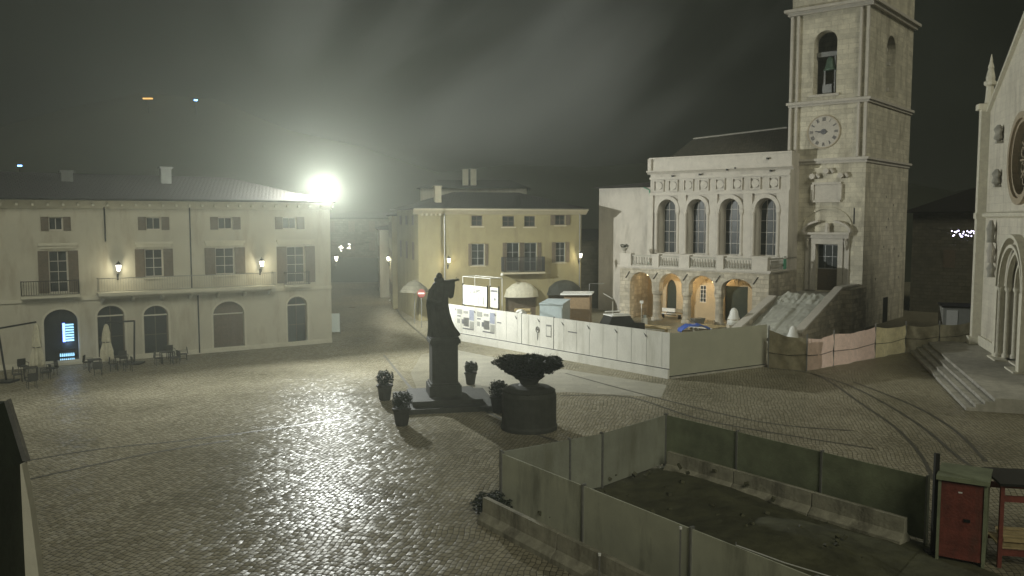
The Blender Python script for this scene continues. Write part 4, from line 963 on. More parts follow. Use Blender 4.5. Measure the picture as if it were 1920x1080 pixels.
# ================================================================= PLANTERS
def foliage(b, c, rx, ry, rz, n, s=.09, flat=0):
    for _ in range(n):
        while True:
            p = Vector((random.uniform(-1,1), random.uniform(-1,1), random.uniform(-1,1)))
            if .35 < p.length < 1+.12*math.sin(p.x*9)+.1*math.cos(p.y*11): break
        q = Vector((c[0]+p.x*rx, c[1]+p.y*ry, c[2]+p.z*rz)); e = Matrix.Rotation(random.random()*6.28, 3, 'Z') @ Matrix.Rotation(random.uniform(-1.3, 1.3), 3, 'X')
        a, d, k = e @ Vector((s, 0, 0)), e @ Vector((0, s*.55, 0)), e @ Vector((0, 0, s*.2))
        b.add([q-a, q+d+k, q+a, q-d+k], [(0,1,2,3)])
def potted(px, py_bot, s, lab, h=1.0):
    x, y = G(px, py_bot); t = thing('potted_shrub', lab, 'potted plant', (x, y+.3*s, 0), random.random(), 'round potted shrubs round the monument')
    MB().lathe([(.28*s,0),(.32*s,.05),(.42*s,.75*s*h),(.48*s,.78*s*h),(.48*s,.88*s*h),(.4*s,.88*s*h)], (0,0,0), 16).build('pot', 'pot', t)
    b = MB(); b.tube([(0,0,.8*s*h),(.02,0,1.15*s*h)], .06, 6); foliage(b, (0,0,1.25*s*h), .5*s, .5*s, .46*s, 1700, .05); b.build('foliage', 'leaf', t, fix=False)
potted(720, 752, .92, 'round potted shrub standing leftmost, at the left corner of the monument')
potted(752, 800, .92, 'round potted shrub in front of the left corner of the monument step, nearest the viewer')
potted(882, 722, .78, 'small potted shrub on the light paving right behind the monument')
potted(934, 775, .92, 'round potted shrub at the left foot of the great stone urn')
x, y = G(993, 815); y += 1.2
t = thing('great_planter', 'huge dark stone urn on a drum base holding a wide flat topped bush', 'planter', (x, y, 0))
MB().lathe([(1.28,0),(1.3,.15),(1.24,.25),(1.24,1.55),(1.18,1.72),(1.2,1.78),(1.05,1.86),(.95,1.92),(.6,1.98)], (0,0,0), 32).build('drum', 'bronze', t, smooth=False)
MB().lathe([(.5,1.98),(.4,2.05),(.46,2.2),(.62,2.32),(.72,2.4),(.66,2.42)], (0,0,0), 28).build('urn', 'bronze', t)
b = MB(); foliage(b, (-.1,0,3.0), 1.6, 1.4, .3, 7000, .075); foliage(b, (-.1,0,2.78), 1.25, 1.1, .3, 4500, .075); foliage(b, (-.1,0,2.55), .75, .75, .28, 2000, .07)
for k in range(260):
    a = random.random()*6.28; rr = 1.5*math.sqrt(random.random()); b.tube([(-.1+rr*math.cos(a), rr*.85*math.sin(a), 3.05), (-.1+rr*1.08*math.cos(a), rr*.92*math.sin(a), 3.24+random.random()*.1)], .014, 3, .004); b.build('foliage', 'leaf', t, fix=False)

# ================================================================= BIG SITE HOARDING
hA, hB_, hC = G(840, 634), G(1255, 710), G(1437, 686)
def hoarding(name, label, a, c, h, base_h, joints, panel_m='board', inward=0, feet=True):
    d = Vector((c[0]-a[0], c[1]-a[1], 0)); ln = d.length; ang = math.atan2(d.y, d.x)
    t = thing(name, label, 'hoarding', (a[0], a[1], 0), ang)
    js = [0]+[j*ln for j in joints]+[ln]
    for i in range(len(js)-1):
        p = MB().box(js[i]+.02, js[i+1]-.02, 0, .05, base_h, h)
        p.build('panel', panel_m, t)
    for i in range(len(js)-1): MB().box(js[i]+.006, js[i+1]-.006, -.14, .3, 0, base_h-.02).build('base_block', 'concrete' if panel_m != 'board' else 'board', t)
    MB().box(0, ln, -.02, -.002, base_h-.018, base_h+.03).build('joint_line', 'iron', t)
    for j in js[1:-1]: MB().box(j-.017, j+.017, -.012, .1, base_h-.01, h+.05).build('post', 'iron', t)
    k = 1.22
    while feet and k < ln:
        if min(abs(k-j) for j in js) > .3: MB().box(k-.006, k+.006, -.006, -.001, base_h+.03, h-.01).build('seam', 'steel', t)
        k += 1.22
    b = MB(); k = .8
    while k < ln:
        b.tube([(k, .06, h-.1), (k+.35, -.03, h-.42)], .035, 4); k += 2.45
    if feet: b.build('clip', 'iron', t)
    MB().box(0, ln, .051, .09, h-.12, h-.04).build('rail', 'steel', t)
    return t, ln, ang
def hpx(a, c, px):   # fraction along a..c of the pixel column
    F = Fr(a[0], a[1], math.degrees(math.atan2(c[1]-a[1], c[0]-a[0]))); return F, F.hit(px, 640)[0]
F1 = Fr(hA[0], hA[1], math.degrees(math.atan2(hB_[1]-hA[1], hB_[0]-hA[0]))); lnA = math.hypot(hB_[0]-hA[0], hB_[1]-hA[1])
js = [F1.hit(x, 640)[0]/lnA for x in (978, 1038)]
H1, _, _ = hoarding('site_hoarding', 'long white site hoarding with posters facing the statue', hA, hB_, 2.75, .55, js)
M['shadeb'] = mat('shade_toned_sheet', (.42, .42, .33), .6, .1, .8, .05)  # darker sheet colour carries the shade on the hoarding's turned end
H2, _, _ = hoarding('site_hoarding', 'shade toned end of the hoarding turning back towards the staircase', hB_, hC, 2.7, .12, [], panel_m='shadeb', feet=False)
# side closing towards the yellow house
H3, _, _ = hoarding('site_hoarding', 'short curved white end of the hoarding behind the monument', (hA[0]-.9, hA[1]+3.2), (hA[0]-.02, hA[1]+.05), 2.7, .55, [.5], feet=False)
# posters on the hoarding
def flat(parent, name, m, q): return MB().box(q[0], q[1], -.012, -.004, q[2], q[3]).build(name, m, parent)
for k, x0 in enumerate((856, 893)):
    t = thing('poster', ('leftmost of two site posters with photographs and grey plans' if k == 0 else 'second site poster with photographs and a grey blue strip, right of the first'), 'poster', (hA[0], hA[1], 0), R(F1.deg), 'posters on the hoarding')
    w = 37 if k else 35; u0, u1 = F1.hit(x0, 600)[0], F1.hit(x0+w-1, 600)[0]; z0, z1 = .85, 2.55
    flat(t, 'sheet', 'board', (u0, u1, z0, z1))
    def pp(nm, m_, a, c, e, f): MB().box(u0+(u1-u0)*a, u0+(u1-u0)*c, -.02, -.0125, z0+(z1-z0)*e, z0+(z1-z0)*f).build(nm, m_, t)
    pp('photograph', 'grey', .05, .33, .72, .95); pp('photograph', 'grey', .4, .65, .78, .9); pp('strip', 'bluep', .72, .97, .5, .98); pp('caption', 'text', .05, .25, .60, .66)
    pp('photograph', 'grey', .05, .2, .3, .5); pp('photograph', 'text', .3, .42, .3, .5); pp('plan', 'grey', .74, .97, .1, .46); pp('plan', 'steel', .4, .7, .2, .6); pp('caption', 'text', .35, .95, .06, .12)
u0, z0 = F1.hit(1008, 618); 
t = thing('wreath_emblem', 'round dark emblem with a hanging ribbon stuck on the white hoarding', 'emblem', (hA[0], hA[1], 0), R(F1.deg))
b = MB()
for k in range(14):
    a = k*math.pi/7; b.tube([(u0+.16*math.cos(a), -.02, z0+.2*math.sin(a)), (u0+.16*math.cos(a+.45), -.02, z0+.2*math.sin(a+.45))], .028, 4)
b.build('ring', 'text', t); MB().box(u0-.05, u0+.06, -.02, -.006, z0-.06, z0+.08).build('badge', 'text', t); MB().box(u0-.04, u0+.06, -.015, -.006, z0-.75, z0-.24).build('ribbon', 'steel', t)
q = F1.rect(1024, 609, 1034, 632); t = thing('notice_sheet', 'small framed notice sheet at the right of the wreath emblem', 'notice', (hA[0], hA[1], 0), R(F1.deg)); flat(t, 'sheet', 'steel', q); MB().box(q[0]+.05, q[1]-.05, -.02, -.013, q[2]+.08, q[3]-.12).build('paper', 'board', t)
b = MB(); q = F1.rect(1065, 622, 1082, 624); b.box(q[0], q[1], -.012, -.004, q[2], q[3]); q = F1.rect(932, 604, 940, 606); b.box(q[0], q[1], -.012, -.004, q[2], q[3]); b.build('printed_line', 'text', H1)
# sign boards above the hoarding
def fr_board(label, x0, x1, y0, y1, yb, text=None, Yoff=.6):
    u0, u1, z0, z1 = F1.rect(x0, y0, x1, y1, Yoff)
    t = thing('sign_board', label, 'sign', F1.w(0, Yoff, 0), R(F1.deg), 'sign boards above the hoarding')
    MB().box(u0, u1, 0, .04, z0, z1).build('panel', 'board', t)
    b = MB().box(u0-.06, u0-.005, -.02, .08, z0-.1, z1+.1).box(u1+.005, u1+.06, -.02, .08, z0-.1, z1+.1); b.box(u0-.06, u1+.06, .045, .09, 0.2, .3)
    for u in (u0+.1, u1-.1): b.box(u-.04, u+.04, .05, .12, 0, z0+.1)
    b.build('frame', 'iron', t)
    return t, u0, u1, z0, z1
t, u0, u1, z0, z1 = fr_board('wide white sign board with a shield logo and grey lettering over the hoarding', 868, 913, 536, 573, 0)
fc = bpy.data.curves.new('lettering', 'FONT'); fc.body = 'SEIPC'; fc.size = .44; fc.extrude = .004; fo = bpy.data.objects.new('lettering', fc); COL.objects.link(fo)
fo.parent = t; fo.location = (u0+(u1-u0)*.42, -.012, z1-.55); fo.rotation_euler = (R(90), 0, 0)
dg = bpy.context.evaluated_depsgraph_get(); me_ = bpy.data.meshes.new_from_object(fo.evaluated_get(dg)); lo = bpy.data.objects.new('lettering', me_); COL.objects.link(lo)
lo.parent = t; lo.location = fo.location; lo.rotation_euler = fo.rotation_euler; me_.materials.clear(); me_.materials.append(M['text']); bpy.data.objects.remove(fo); lo.name = 'lettering'
b = MB()
for k in range(10):
    a = k*math.pi/5; b.tube([(u0+(u1-u0)*.3+.16*math.cos(a), -.012, z1-.42+.2*math.sin(a)), (u0+(u1-u0)*.3+.16*math.cos(a+.63), -.012, z1-.42+.2*math.sin(a+.63))], .02, 4)
b.build('logo', 'text', t)
b = MB()
for (fx_, zA, zB) in ((.34, .12, .5), (.66, .06, .5), (.86, .1, .5)): b.box(u0+(u1-u0)*fx_, u0+(u1-u0)*fx_+.05, -.012, -.003, z0+(z1-z0)*zA, z0+(z1-z0)*zB)
b.build('printed_text', 'text', t)
t, u0, u1, z0, z1 = fr_board('narrow white sign board right of the wide one over the hoarding', 919, 934, 539, 577, 0)
MB().box(u0+.1, u1-.1, -.012, -.003, z1-.35, z1-.2).box(u0+(u1-u0)*.5, u0+(u1-u0)*.68, -.012, -.003, z0+.55, z0+.72).build('printed_text', 'text', t)
# floodlight gantry rail above boards
t = thing('scaffold_frame', 'thin pale scaffold tube frame standing behind the sign boards', 'scaffold', F1.w(0, 1.6, 0), R(F1.deg))
ua, ub = F1.hit(868, 520, 1.6)[0], F1.hit(919, 520, 1.6)[0]; zz = F1.hit(890, 520, 1.6)[1]
MB().tube([(ua,0,0),(ua,0,zz),(ub,0,zz),(ub,0,0)], .035, 6).tube([(ua,1.2,0),(ua,1.2,zz),(ub,1.2,zz),(ub,1.2,0)], .035, 6).tube([(ua,0,zz),(ua,1.2,zz)], .03, 6).tube([(ub,0,zz),(ub,1.2,zz)], .03, 6).build('tubes', 'white', t)

# ================================================================= SITE CLUTTER
x, y, z = D(1012, 570, 68); t = thing('site_container', 'pale blue grey storage box with a sloped lid behind the hoarding', 'container', (x, y, 0), R(-12))
MB().box(0, 1.85, 0, 4.2, .1, z-.05+.0).build('body', 'bluesheet', t); MB().box(-.05, 1.9, -.05, 4.25, z-.04, z+.06).build('lid', 'bluesheet', t); MB().box(1.15, 1.78, -.03, -.003, .3, z-.3).build('door', 'bluesheet', t)
x, y, z = D(1062, 553, 73); t = thing('brown_shed', 'brown boarded site shed behind the pale blue box', 'shed', (x, y, 0), R(-10))
MB().box(-.2, 2.0, 0, 2.2, 0, z).build('body', 'wood_l', t); MB().prism([(-.5, z), (2.2, z+.05), (2.2, z+.16), (-.5, z+.12)], -.3, 2.4).build('roof', 'white', t)
x, y, z = D(1165, 592, 68); t = thing('pickup_truck', 'white open backed site truck showing its roof above the hoarding', 'truck', (x, y, 0), R(20))
zr = z
MB().add([(-1.5,-.8,.5),(1.7,-.8,.5),(1.7,.8,.5),(-1.5,.8,.5),(-1.5,-.8,1.2),(-1.2,-.75,zr),(.4,-.75,zr+.05),(.8,-.8,1.25),(1.7,-.8,1.15),(-1.5,.8,1.2),(-1.2,.75,zr),(.4,.75,zr+.05),(.8,.8,1.25),(1.7,.8,1.15)],
    [(0,3,2,1),(0,1,8,7,6,5,4),(3,9,10,11,12,13,2),(4,5,10,9),(5,6,11,10),(6,7,12,11),(7,8,13,12),(1,2,13,8),(0,4,9,3)]).build('body', 'iron', t)
MB().box(-1.25, .45, -.8, .8, zr+.06, zr+.12).build('roof', 'white', t); MB().tube([(-1.1,-.7,zr+.2),(.3,-.7,zr+.2)], .05, 6).tube([(-1.1,.7,zr+.3),(.3,.7,zr+.3)], .05, 6).build('roof_rack', 'white', t)
for wx in (-1, 1.1):
    for wy in (-.82, .7): MB().tube([(wx, wy, .35), (wx, wy+.18, .35)], .35, 16).build('wheel', 'iron', t)
b = MB()
def clutter(name, label, cat, px, py, Yd, fn, rz=0):
    x, y, z = D(px, py, Yd); t = thing(name, label, cat, (x, y, 0), rz); fn(t, z); return t
def pallets(t, z):
    for k in range(9): MB().obox((random.uniform(-.1,.1), 0, .1+k*(z/9)), (1.3, 1.0, z/9*.6), random.uniform(-.15,.15)).build('plank', 'timber', t)
clutter('plank_stack', 'uneven stack of pale planks behind the hoarding under the domed awning', 'planks', 980, 578, 70, pallets)
def bag(t, z):
    MB().box(-.5, .5, -.5, .5, 0, z-.55).build('crate', 'timber', t)
    MB().lathe([(.35,z-.55),(.48,z-.4),(.42,z-.1),(.2,z+.1),(.05,z+.12)], (0,0,0), 10, wob=.12).build('sack', 'white', t)
clutter('white_sack', 'crumpled white sack on a crate just above the hoarding edge', 'sack', 976, 583, 66.5, bag)
def bluet(t, z):
    MB().box(-1, 1, -.5, .5, 0, z-.45).build('crate', 'timber', t)
    vs = []; fs = []
    for j in range(7):
        for i in range(13):
            a = math.pi*i/12; vs.append((-1.15*math.cos(a), -.7+1.4*j/6, z-.5+.62*math.sin(a)*(.8+.2*math.sin(j*1.1))+.05*math.sin(i*2+j)))
    for j in range(6):
        for i in range(12): q = j*13+i; fs.append((q, q+1, q+14, q+13))
    o = MB().add(vs, fs).build('sheet', 'blue', t, smooth=True); o.modifiers.new('t', 'SOLIDIFY').thickness = .02
    MB().tube([(-.1+.2*math.cos(k*.9), -.72, z-.25+.16*math.sin(k*.9)) for k in range(6)], .04, 5).build('loop', 'white', t)
clutter('blue_cover', 'bright blue plastic cover over a crate above the hoarding corner', 'cover', 1303, 609, 62.5, bluet)
def boards(t, z):
    for k in range(5): MB().obox((random.uniform(-.3,.3), k*.22-.4, z-.35+k*.05), (2.6+k*.2, .2, .05), random.uniform(-.08,.08)).build('plank', 'white' if k == 0 else 'timber', t)
    MB().box(-1.2, -1.1, -.5, .5, 0, z-.4).box(1.1, 1.2, -.5, .5, 0, z-.4).build('trestle', 'timber', t)
clutter('plank_table', 'white edged planks laid on trestles in front of the second arch', 'planks', 1222, 608, 69, boards, R(-40))
clutter('plank_table', 'rough planks laid on trestles in front of the third arch', 'planks', 1320, 606, 72.5, boards, R(-40))
def bench(t, z):
    MB().box(-1.1, 1.1, -.2, .25, .42, .48).build('seat', 'white', t); MB().box(-1.1, 1.1, .22, .27, .6, .95).build('backrest', 'white', t)
    for s in (-1, 1): MB().box(s*.9-.04, s*.9+.04, -.2, .27, 0, .42).build('leg', 'iron', t)
clutter('bench', 'white bench against the back wall under the second arch', 'bench', 1258, 590, 81, bench, R(-40))
def barrow(t, z):
    MB().prism([(-.5,.35),(.4,.35),(.6,.8),(-.65,.8)], -.3, .3).build('tray', 'steel', t); MB().tube([(.5,-.05,.2),(.5,.05,.2)], .2, 14).build('wheel', 'iron', t)
    for s in (-.25, .25): MB().tube([(.5, s*.3, .25), (-.4, s, .4), (-1.0, s, .75)], .025, 6).build('handle', 'iron', t)
clutter('wheelbarrow', 'small wheelbarrow standing before the third arch', 'wheelbarrow', 1309, 588, 74.5, barrow, R(30))
def cans(t, z):
    MB().lathe([(.25,0),(.27,.05),(.25,.6),(.2,.65)], (0,0,0), 12).build('drum', 'white', t); MB().lathe([(.14,0),(.16,.2),(.05,.25)], (0,0,.66), 10).build('lid', 'bluesheet', t)
clutter('paint_drum', 'small white drum in front of the first arch', 'drum', 1209, 588, 76, cans)
def mixer(t, z):
    MB().tube([(0,0,0),(0,0,2.0)], .04, 6).build('post', 'white', t); MB().box(-.15, .15, -.08, .08, 1.85, 2.1).build('head', 'white', t)
clutter('work_lamp_stand', 'thin pale work lamp stand under the first arch', 'lamp stand', 1203, 573, 77, mixer)
x, y, z = D(1147, 568, 76); t = thing('barrier_gate', 'raised thin white barrier arm on a short pale post in the lane beside the arcade', 'barrier', (x, y, 0))
MB().box(.02, .14, -.06, .06, 0, z+.15).build('post', 'white', t); MB().tube([(.1,0,z+.35),(-.75,0,z+.85)], .035, 6).build('arm', 'white', t)
x, y, z = D(1105, 532, 78); t = thing('tube_gate', 'empty pale square tube frame standing right of the yellow house', 'frame', (x, y, 0))
MB().tube([(0,0,0),(0,0,z),(1.3,0,z+.02)], .04, 6).build('tubes', 'steel', t)
x, y = Y_.w(YW+3.4, 6)[:2]; t = thing('alley_wall', 'dim greenish house wall filling the gap between yellow house and town hall', 'building', (x, y, 0), R(-25))
MB().box(-4.2, 5, 0, 4, 0, 7.2).build('wall', 'darkstone', t); MB().add([(-4.4,-.3,7.2),(5.2,-.3,7.2),(5.2,4.3,7.2),(-4.4,4.3,7.2),(-4.4,2,8.4),(5.2,2,8.4)], [(0,1,5,4),(2,3,4,5),(0,4,3),(1,2,5),(0,3,2,1)]).build('roof', 'tiles', t)

# ================================================================= NETTING FENCE
np_ = [G(*p) for p in [(1440,690),(1512,696),(1562,687),(1640,672),(1697,661),(1760,658),(1822,650)]]
mats_ = ['netb', 'netp', 'netp', 'nety', 'netb', 'netb']
t = thing('netting_fence', 'sagging builders netting fence in brown, pink and ochre before the staircase and tower', 'fence', (np_[0][0], np_[0][1], 0))
labs = ['brown torn netting', 'faded pink netting', 'faded pink netting with dark strap', 'ochre yellow netting', 'dull brown netting', 'dull brown netting']
hts = [2.45, 2.05, 2.1, 2.15, 1.95, 1.9]
for i in range(6):
    a = Vector((np_[i][0]-np_[0][0], np_[i][1]-np_[0][1], 0)); c = Vector((np_[i+1][0]-np_[0][0], np_[i+1][1]-np_[0][1], 0)); d = c-a; q = Vector((-d.y, d.x, 0)).normalized()
    vs = []; fs = []; nx = 16; ny = 8
    for j in range(ny+1):
        for k in range(nx+1):
            f = k/nx; h = hts[i]+(hts[min(i+1, 5)]-hts[i])*f; p = a+d*f+q*(.09*math.sin(f*9+i)*math.sin(f*math.pi)+.04*math.sin(j*1.3+k))
            vs.append((p.x, p.y, (j/ny)*(h-.16*math.sin(f*math.pi))+.02))
    for j in range(ny):
        for k in range(nx): e = j*(nx+1)+k; fs.append((e, e+1, e+nx+2, e+nx+1))
    o = MB().add(vs, fs).build('netting', mats_[i], t, smooth=True, fix=False); o['label'] = labs[i]
    for p in ((a,) if i < 5 else (a, c)): MB().tube([(p.x, p.y, 0), (p.x, p.y, hts[i]+.28)], .045, 6).build('post', 'steel', t)
    MB().tube([a+Vector((0,-.07,1.0)), a.lerp(c, .5)+Vector((0,-.12,.92)), c+Vector((0,-.07,1.05))], .02, 4).build('strap', 'iron', t)

# ================================================================= CAFE TERRACE (left)
def make_chair():
    t = thing('cafe_chair', 'x', 'chair')
    MB().box(-.24, .24, -.24, .24, .42, .47).build('seat', 'rattan', t)
    b = MB().obox((0, .25, .68), (.48, .04, .42), 0, .12); b.build('backrest', 'rattan', t)
    for sx_ in (-.21, .21):
        for sy_ in (-.21, .21): MB().tube([(sx_, sy_, 0), (sx_*.95, sy_*.95, .42)], .018, 6).build('leg', 'rattan', t)
    for s in (-1, 1): MB().tube([(s*.24, -.2, .42), (s*.26, -.2, .66), (s*.26, .24, .67)], .02, 6).build('armrest', 'rattan', t)
    return t
def make_table():
    t = thing('cafe_table', 'x', 'table')
    MB().box(-.38, .38, -.38, .38, .71, .75).build('table_top', 'rattan', t)
    for sx_ in (-.33, .33):
        for sy_ in (-.33, .33): MB().box(sx_-.025, sx_+.025, sy_-.025, sy_+.025, 0, .71).build('leg', 'rattan', t)
    return t
chair0, table0 = make_chair(), make_table()
firsts = {'c': chair0, 't': table0}; used = {'c': False, 't': False}
def put(k, px, py, rz, lab):
    o = copy_tree(firsts[k]) if used[k] else firsts[k]; used[k] = True
    x, y = G(px, py); o.location = (x, y, 0); o.rotation_euler = (0, 0, rz); o['label'] = lab
    o['group'] = {'c': 'dark chairs on the cafe terrace', 't': 'dark tables on the cafe terrace'}[k]
base = R(33)
put('t', 58, 712, base, 'dark square cafe table nearest the left edge, beside the first folded parasol')
put('c', 44, 700, base+.3, 'dark chair behind the leftmost cafe table')
put('c', 60, 728, base+3.3, 'dark chair in front of the leftmost cafe table, nearest the viewer')
put('c', 86, 712, base-1.4, 'dark chair right of the leftmost cafe table under the folded parasol')
put('c', 34, 716, base+1.6, 'dark chair at the far left of the terrace beside the parasol post')
put('c', 98, 704, base-1.2, 'dark chair pushed back from the first parasol towards the lit doorway')
put('t', 178, 696, base, 'dark cafe table left of the second folded parasol')
put('c', 166, 692, base+1.2, 'dark chair facing the cafe table left of the second parasol')
put('c', 184, 704, base+3.0, 'dark chair with its back to the square, left of the second parasol')
put('t', 226, 690, base, 'dark cafe table right of the second folded parasol')
put('c', 214, 696, base+1.5, 'dark chair between the two tables of the second parasol')
put('c', 240, 696, base-1.5, 'dark chair right of the second parasol beside the black post')
put('c', 232, 684, base, 'dark chair by the wall behind the second parasol')
put('t', 312, 680, base, 'dark cafe table before the third arched window')
put('c', 298, 684, base+1.6, 'dark chair left of the table before the third arched window')
put('c', 328, 683, base-1.3, 'dark chair right of the table before the third arched window')
put('c', 320, 672, base+.1, 'dark chair by the wall behind the table at the third arched window')
put('c', 344, 676, base-1.7, 'dark chair standing alone at the right end of the cafe terrace')
def cantilever(pxp, pyp, pxc, pyc, h, lab, lean):
    x, y = G(pxp, pyp); cx, cy = G(pxc, pyc); t = thing('cantilever_parasol', lab, 'parasol', (x, y, 0), 0, 'folded cantilever parasols')
    dx_, dy_ = cx-x, cy-y
    MB().tube([(0,0,.1),(lean,0,h)], .06, 8).build('post', 'iron', t); MB().tube([(lean,0,h-.02),(dx_,dy_,h+.12)], .055, 8).build('arm', 'iron', t); MB().box(-.5,.5,-.5,.5,0,.1).build('base', 'iron', t)
    MB().lathe([(.28,.55),(.36,.7),(.33,1.2),(.22,1.7),(.24,1.8),(.2,2.3),(.12,h-.1),(.05,h+.02)], (dx_,dy_,0), 18, wob=.24).build('canopy', 'canvas', t)
    MB().lathe([(.25,0),(.25,.03)], (dx_,dy_,1.72), 14).build('strap', 'iron', t)
cantilever(12, 716, 72, 704, 3.15, 'folded cream cantilever parasol at the far left with its leaning dark post', -.35)
cantilever(252, 682, 202, 692, 2.85, 'folded cream cantilever parasol before the second arched window', .1)

# ================================================================= NEAR EXCAVATION, LOWER RIGHT
pA, pB, pC, pD = (-.34, 27.0), (3.15, 29.3), (5.9, 32.2), (12.1, 24.3)
pE = (6.4, 17.4)
soil = [pA, pB, pC, pD, (12.6, 20), (12, 12), (6.5, 12), pE]
vs = []; fs = []; nx, ny = 40, 40
tag(MB().add([(x, y, .02) for x, y in [(-.2,26.8),(3.2,29),(5.9,31.9),(12,24.2),(14,20),(14,8),(5,8),(6.3,16.6)]], [tuple(range(8))]).build('excavated_soil', 'soil'), kind='structure')
mound = MB(); nx = 26; vs = []
for j in range(nx+1):
    for i in range(nx+1):
        a, c = i/nx, j/nx
        p = Vector((*pA, 0)).lerp(Vector((*pC, 0)), a).lerp(Vector((*pE, 0)).lerp(Vector((*pD, 0)), a), c)
        e = min(a, 1-a, c, 1-c)*4
        vs.append((p.x, p.y, .03+min(1, e)*(.25+.3*math.sin(a*7+1)*math.sin(c*6)+.12*random.random()) if e > 0 else .03))
for j in range(nx):
    for i in range(nx): q = j*(nx+1)+i; fs.append((q, q+1, q+nx+2, q+nx+1))
tag(mound.add(vs, fs).build('soil_mounds', 'soil', smooth=True), kind='structure')
rb = MB()
for k in range(90):
    a, c = random.random(), random.random(); p = Vector((*pA, 0)).lerp(Vector((*pC, 0)), a).lerp(Vector((*pE, 0)).lerp(Vector((*pD, 0)), a), c*.96+.02)
    q_ = random.uniform(.05, .2); rb.obox((p.x, p.y, .35+.3*math.sin(a*7+1)*math.sin(c*6)), (q_, q_*.8, q_*.6), random.random()*3, random.random(), random.random())
tag(rb.build('rubble', 'soil'), kind='stuff')
def pit(label, a, c, joints, h, m='board', base=.0, jers=None):
    d = Vector((c[0]-a[0], c[1]-a[1], 0)); ln = d.length
    t = thing('pit_hoarding', label, 'hoarding', (a[0], a[1], 0), math.atan2(d.y, d.x), 'hoardings round the excavation')
    js = [0]+[j*ln for j in joints]+[ln]
    for i in range(len(js)-1): MB().box(js[i]+.02, js[i+1]-.02, 0, .04, .12, h).build('panel', m, t)
    for j in js: MB().box(j-.03, j+.03, -.05, .09, 0, h+.06).build('post', 'steel', t)
    MB().box(.03, ln-.03, .041, .08, h-.1, h-.03).build('rail', 'steel', t)
    return t
M['dimb'] = mat('shade_dark_board', (.24, .27, .17), .7, .4, 1, .3)  # shade on the pit's right side is put into this board colour
M['paleb'] = mat('shade_pale_board', (.30, .31, .25), .6, .2, 1, .15, stain=(.17, .17, .12))  # far left sides, greyed so the pit's dimness sits in the colour
greyb = mat('shade_toned_hoarding', (.58, .59, .46), .6, .15, 1, .1, stain=(.2, .2, .15)); M['greyb'] = greyb  # near side of the same boards, shade mixed into its tone
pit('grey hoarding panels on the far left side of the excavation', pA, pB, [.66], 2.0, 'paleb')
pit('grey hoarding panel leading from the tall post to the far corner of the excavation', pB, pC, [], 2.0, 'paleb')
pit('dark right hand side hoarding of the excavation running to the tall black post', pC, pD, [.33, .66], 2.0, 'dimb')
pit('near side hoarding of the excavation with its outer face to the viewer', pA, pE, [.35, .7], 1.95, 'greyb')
def jersey(label, a, c, h=.75):
    d = Vector((c[0]-a[0], c[1]-a[1], 0)); ln = d.length; ang = math.atan2(d.y, d.x); n = max(1, int(ln/3)); 
    for i in range(n):
        p = Vector((*a, 0))+d*((i+.0)/n); w = ln/n-.05
        t = MB().prismx([(-.3,0),(-.3,.15),(-.1,.35),(-.08,h),(.08,h),(.1,.35),(.3,.15),(.3,0)], 0, w).build('concrete_barrier', 'dirtycon', loc=(p.x, p.y, 0), rz=ang)
        od = ['nearest the corner', 'second from the corner', 'third from the corner', 'fourth from the corner', 'fifth from the corner'][i]
        tag(t, f'{label}, {od}', 'concrete barrier', 'concrete barriers along the excavation')
q = Vector((pD[0]-pC[0], pD[1]-pC[1])).normalized(); nrm = Vector((-q.y, q.x))*-.5
jersey('pale concrete barrier inside the dark side of the excavation', (pC[0]+.6*q.x+nrm.x, pC[1]+.6*q.y+nrm.y), (pD[0]-.3*q.x+nrm.x, pD[1]-.3*q.y+nrm.y), .8)
q = Vector((pE[0]-pA[0], pE[1]-pA[1])).normalized(); nrm = Vector((q.y, -q.x))*.9
if nrm.y > 0: nrm = -nrm
jersey('concrete barrier outside the near hoarding of the excavation', (pA[0]+.4*q.x+nrm.x, pA[1]+.4*q.y+nrm.y), (pE[0]+nrm.x, pE[1]+nrm.y), .8)
def rod(px, pyt, z, lab):
    x, y = G(px, pyt, z); t = thing('site_pole', lab, 'pole', (x, y, 0), 0, 'thin poles beside the excavation'); MB().tube([(0,0,0),(0,0,z)], .025, 6).build('rod', 'steel', t); MB().lathe([(.04,0),(.04,.06)], (0,0,z), 8).build('cap', 'white', t)
rod(1276, 992, 2.1, 'thin pale pole standing at the near hoarding of the excavation')
rod(1124, 1042, 1.1, 'short pale pole by the outer concrete barriers')
x, y = G(1757, 850, 2.9); t = thing('black_post', 'tall thick black post left of the red cabinet', 'post', (x, y, 0)); MB().box(-.06, .06, -.06, .06, 0, 2.9).build('shaft', 'iron', t); MB().box(-.2, .2, -.2, .2, 0, .06).build('foot', 'iron', t)
x, y = G(1380, 1022, .9); x2, y2 = G(1570, 1085, .9); t = thing('guard_rail', 'thin pale guard rail crossing the dark foreground soil', 'rail', (x, y, 0)); MB().tube([(0,0,.9),((x2-x)/2,(y2-y)/2,.86),(x2-x,y2-y,.9)], .018, 5).build('rope', 'white', t)
for k in (0, 1): MB().tube([((x2-x)*k, (y2-y)*k, 0), ((x2-x)*k, (y2-y)*k, .98)], .02, 6).build('stake', 'steel', t)
b = MB(); x, y = G(925, 965); t = thing('low_bush', 'low dark bush at the left corner of the near hoarding', 'bush', (x, y, 0)); foliage(b, (0,0,.35), .75, .5, .38, 1500, .06); b.build('foliage', 'leaf', t, fix=False)
b = MB()
for k in range(5): a = k*1.3; b.tube([(0,0,0),(.25*math.cos(a),.2*math.sin(a),.5)], .012, 4)
b.build('stem', 'wood', t)
